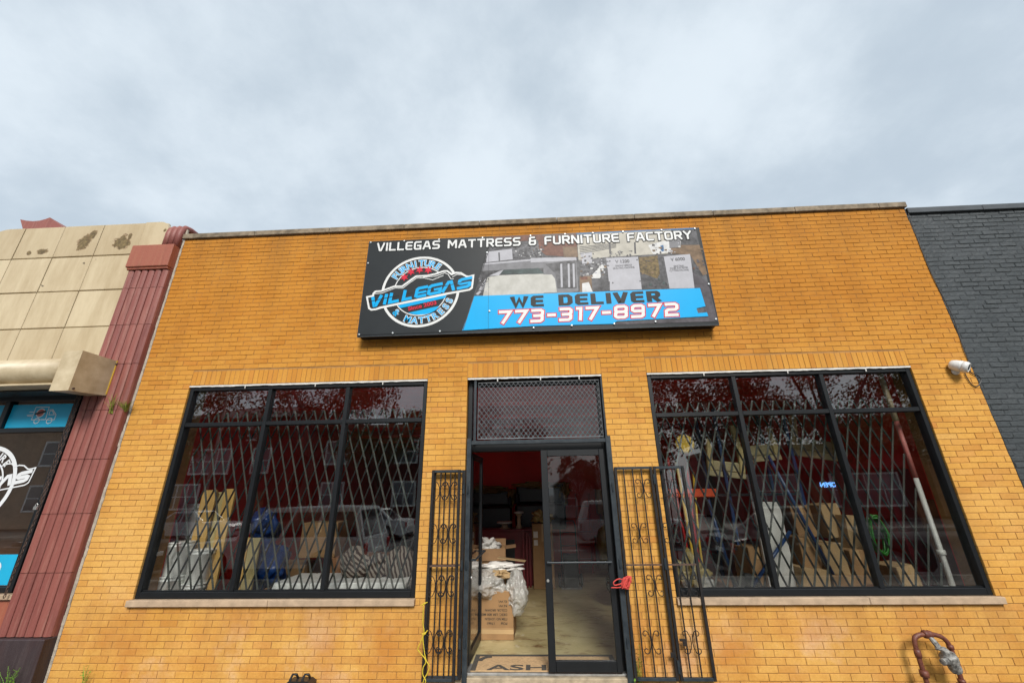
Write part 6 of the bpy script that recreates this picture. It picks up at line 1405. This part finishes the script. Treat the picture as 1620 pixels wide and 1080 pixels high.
# trees
def leaf_material(name, ca, cb_):
    m, n, l, b = new_mat(name); oi, g = piece_random(n, l); l.new(mixc(n, l, ca, cb_, oi), b.inputs['Base Color']); b.inputs['Roughness'].default_value = .6; b.inputs['Specular IOR Level'].default_value = .3; return m
M['tree_leaf'] = leaf_material('tree_leaf', (.030, .058, .012), (.085, .125, .030)); M['tree_leaf2'] = leaf_material('dark_tree_leaf', (.022, .045, .014), (.060, .090, .028)); M['needle'] = leaf_material('conifer_needles', (.018, .038, .020), (.040, .070, .032)); M['bark'] = mat('grey_bark', (.10, .085, .068), .9, .35, 9, .8, 25)
for k_ in ('tree_leaf', 'tree_leaf2', 'needle', 'bark'): tone(M[k_], OUT)
def tree(label, x, y, h, r, seed, leaf, n=2600, conifer=False, group=None, lo=.44):
    t = thing('conifer_tree' if conifer else 'street_tree', label, 'tree', (x, y, -.02), 0, group); random.seed(seed)
    tr_ = MB(); top = h*(.97 if conifer else .62); bend = [(random.uniform(-.15, .15)*k, random.uniform(-.15, .15)*k, top*k/4) for k in range(5)]
    tr_.tube([Vector(b) for b in bend], [h*.024, h*.020, h*.016, h*.012, h*.004], 9); crowns = []
    if conifer:
        for k in range(int(n)):
            z = random.uniform(.10, 1)**.8; rad = r*(1-z)*random.uniform(.25, 1)+.05; a = random.uniform(0, 2*math.pi); crowns.append((Vector((rad*math.cos(a), rad*math.sin(a), h*z-rad*.25)), .18))
    else:
        for k in range(11):
            a = k*2.4+random.uniform(-.4, .4); z0 = h*random.uniform(.26, .5); e = Vector((math.cos(a)*r*random.uniform(.45, .85), math.sin(a)*r*random.uniform(.45, .85), h*random.uniform(lo, .9)))
            s_ = Vector((0, 0, z0)); mid_ = s_.lerp(e, .5)+Vector((0, 0, .35)); tr_.tube([s_, mid_, e], [h*.010, h*.007, h*.002], 6)
            for q in range(3):
                cc = e+Vector((random.gauss(0, .5), random.gauss(0, .5), random.gauss(0, .5)))*r*.32; cr_ = r*random.uniform(.18, .34)
                for i in range(int(n/33)):
                    d = Vector((random.gauss(0, 1), random.gauss(0, 1), random.gauss(0, .8))); d = d.normalized()*cr_*random.uniform(.3, 1.05)**.6; crowns.append((cc+d, .15))
    tr_.build('trunk', M['bark'], t); cm = MB()
    for p, s in crowns:
        a = Vector((random.gauss(0, 1), random.gauss(0, 1), random.gauss(0, 1))).normalized(); b = a.orthogonal().normalized(); c = a.cross(b); L_ = s*random.uniform(.7, 1.5); 
        cm.add([p-b*L_*.5, p+c*L_*.32, p+b*L_*.6, p-c*L_*.32], [(0, 1, 2, 3)])
    tag(cm.build('crown', leaf, t, fix=False), kind='stuff'); return t
tree('broad leafy street tree in front of the red brick house', -22.5, -19.4, 10.5, 3.6, 1, M['tree_leaf'], 5000)
tree('largest leafy street tree in front of the flat-roofed house', -13.6, -19.6, 11.5, 4.4, 2, M['tree_leaf2'], 12000)
tree('leafy street tree at the corner of the flat-roofed house', -9.4, -20.4, 7.6, 2.6, 3, M['tree_leaf'], 4500)
for i, (x, y, h) in enumerate(((-10.8, -34, 9.0), (-12.6, -35, 10.0), (-15.0, -36, 11.0))): tree('slim dark conifer behind the flat-roofed house, the %s of three' % ('shortest', 'middle one', 'tallest')[i], x, y-2, h, 1.6, 20+i, M['needle'], 2600, True, 'conifers behind the flat-roofed house')
tree('broad leafy tree between the flat-roofed house and the cottage', -2.4, -20.2, 7.6, 3.3, 5, M['tree_leaf'], 4500)
tree('round leafy tree beside the low white cottage', 6.2, -20.6, 6.6, 2.3, 6, M['tree_leaf2'], 4500)
tree('small leafy tree standing in front of the low white cottage', 3.2, -26.0, 4.4, 1.7, 16, M['tree_leaf'], 2600)
tree('big leafy street tree before the one-storey shop, nearer the cottage', 10.0, -19.5, 11.0, 4.6, 7, M['tree_leaf2'], 18000, False, None, .40)
tree('tallest leafy street tree in front of the one-storey shop fascia', 17.5, -19.8, 12.0, 4.6, 8, M['tree_leaf'], 18000, False, None, .40)
tree('leafy street tree between the one-storey shop and the brown brick house', 26.5, -19.6, 11.0, 4.4, 9, M['tree_leaf2'], 18000, False, None, .40)

# ------------------------------------------------------------------ stand every thing's origin at its own base
bpy.context.view_layer.update()
def settle(t):
    lo = Vector((1e9,)*3); hi = Vector((-1e9,)*3)
    def walk(o):
        nonlocal lo, hi
        if o.type == 'MESH':
            for c in o.bound_box:
                p = o.matrix_world @ Vector(c); lo = Vector(map(min, lo, p)); hi = Vector(map(max, hi, p))
        for c in o.children: walk(c)
    walk(t)
    d = Vector(((lo.x+hi.x)/2, (lo.y+hi.y)/2, lo.z)); t.location = d
    for c in t.children: c.location = c.location-d
for o in list(bpy.data.objects):
    if o.type == 'EMPTY' and o.parent is None and o.location.length < 1e-6 and o.children: settle(o)
bpy.context.view_layer.update()
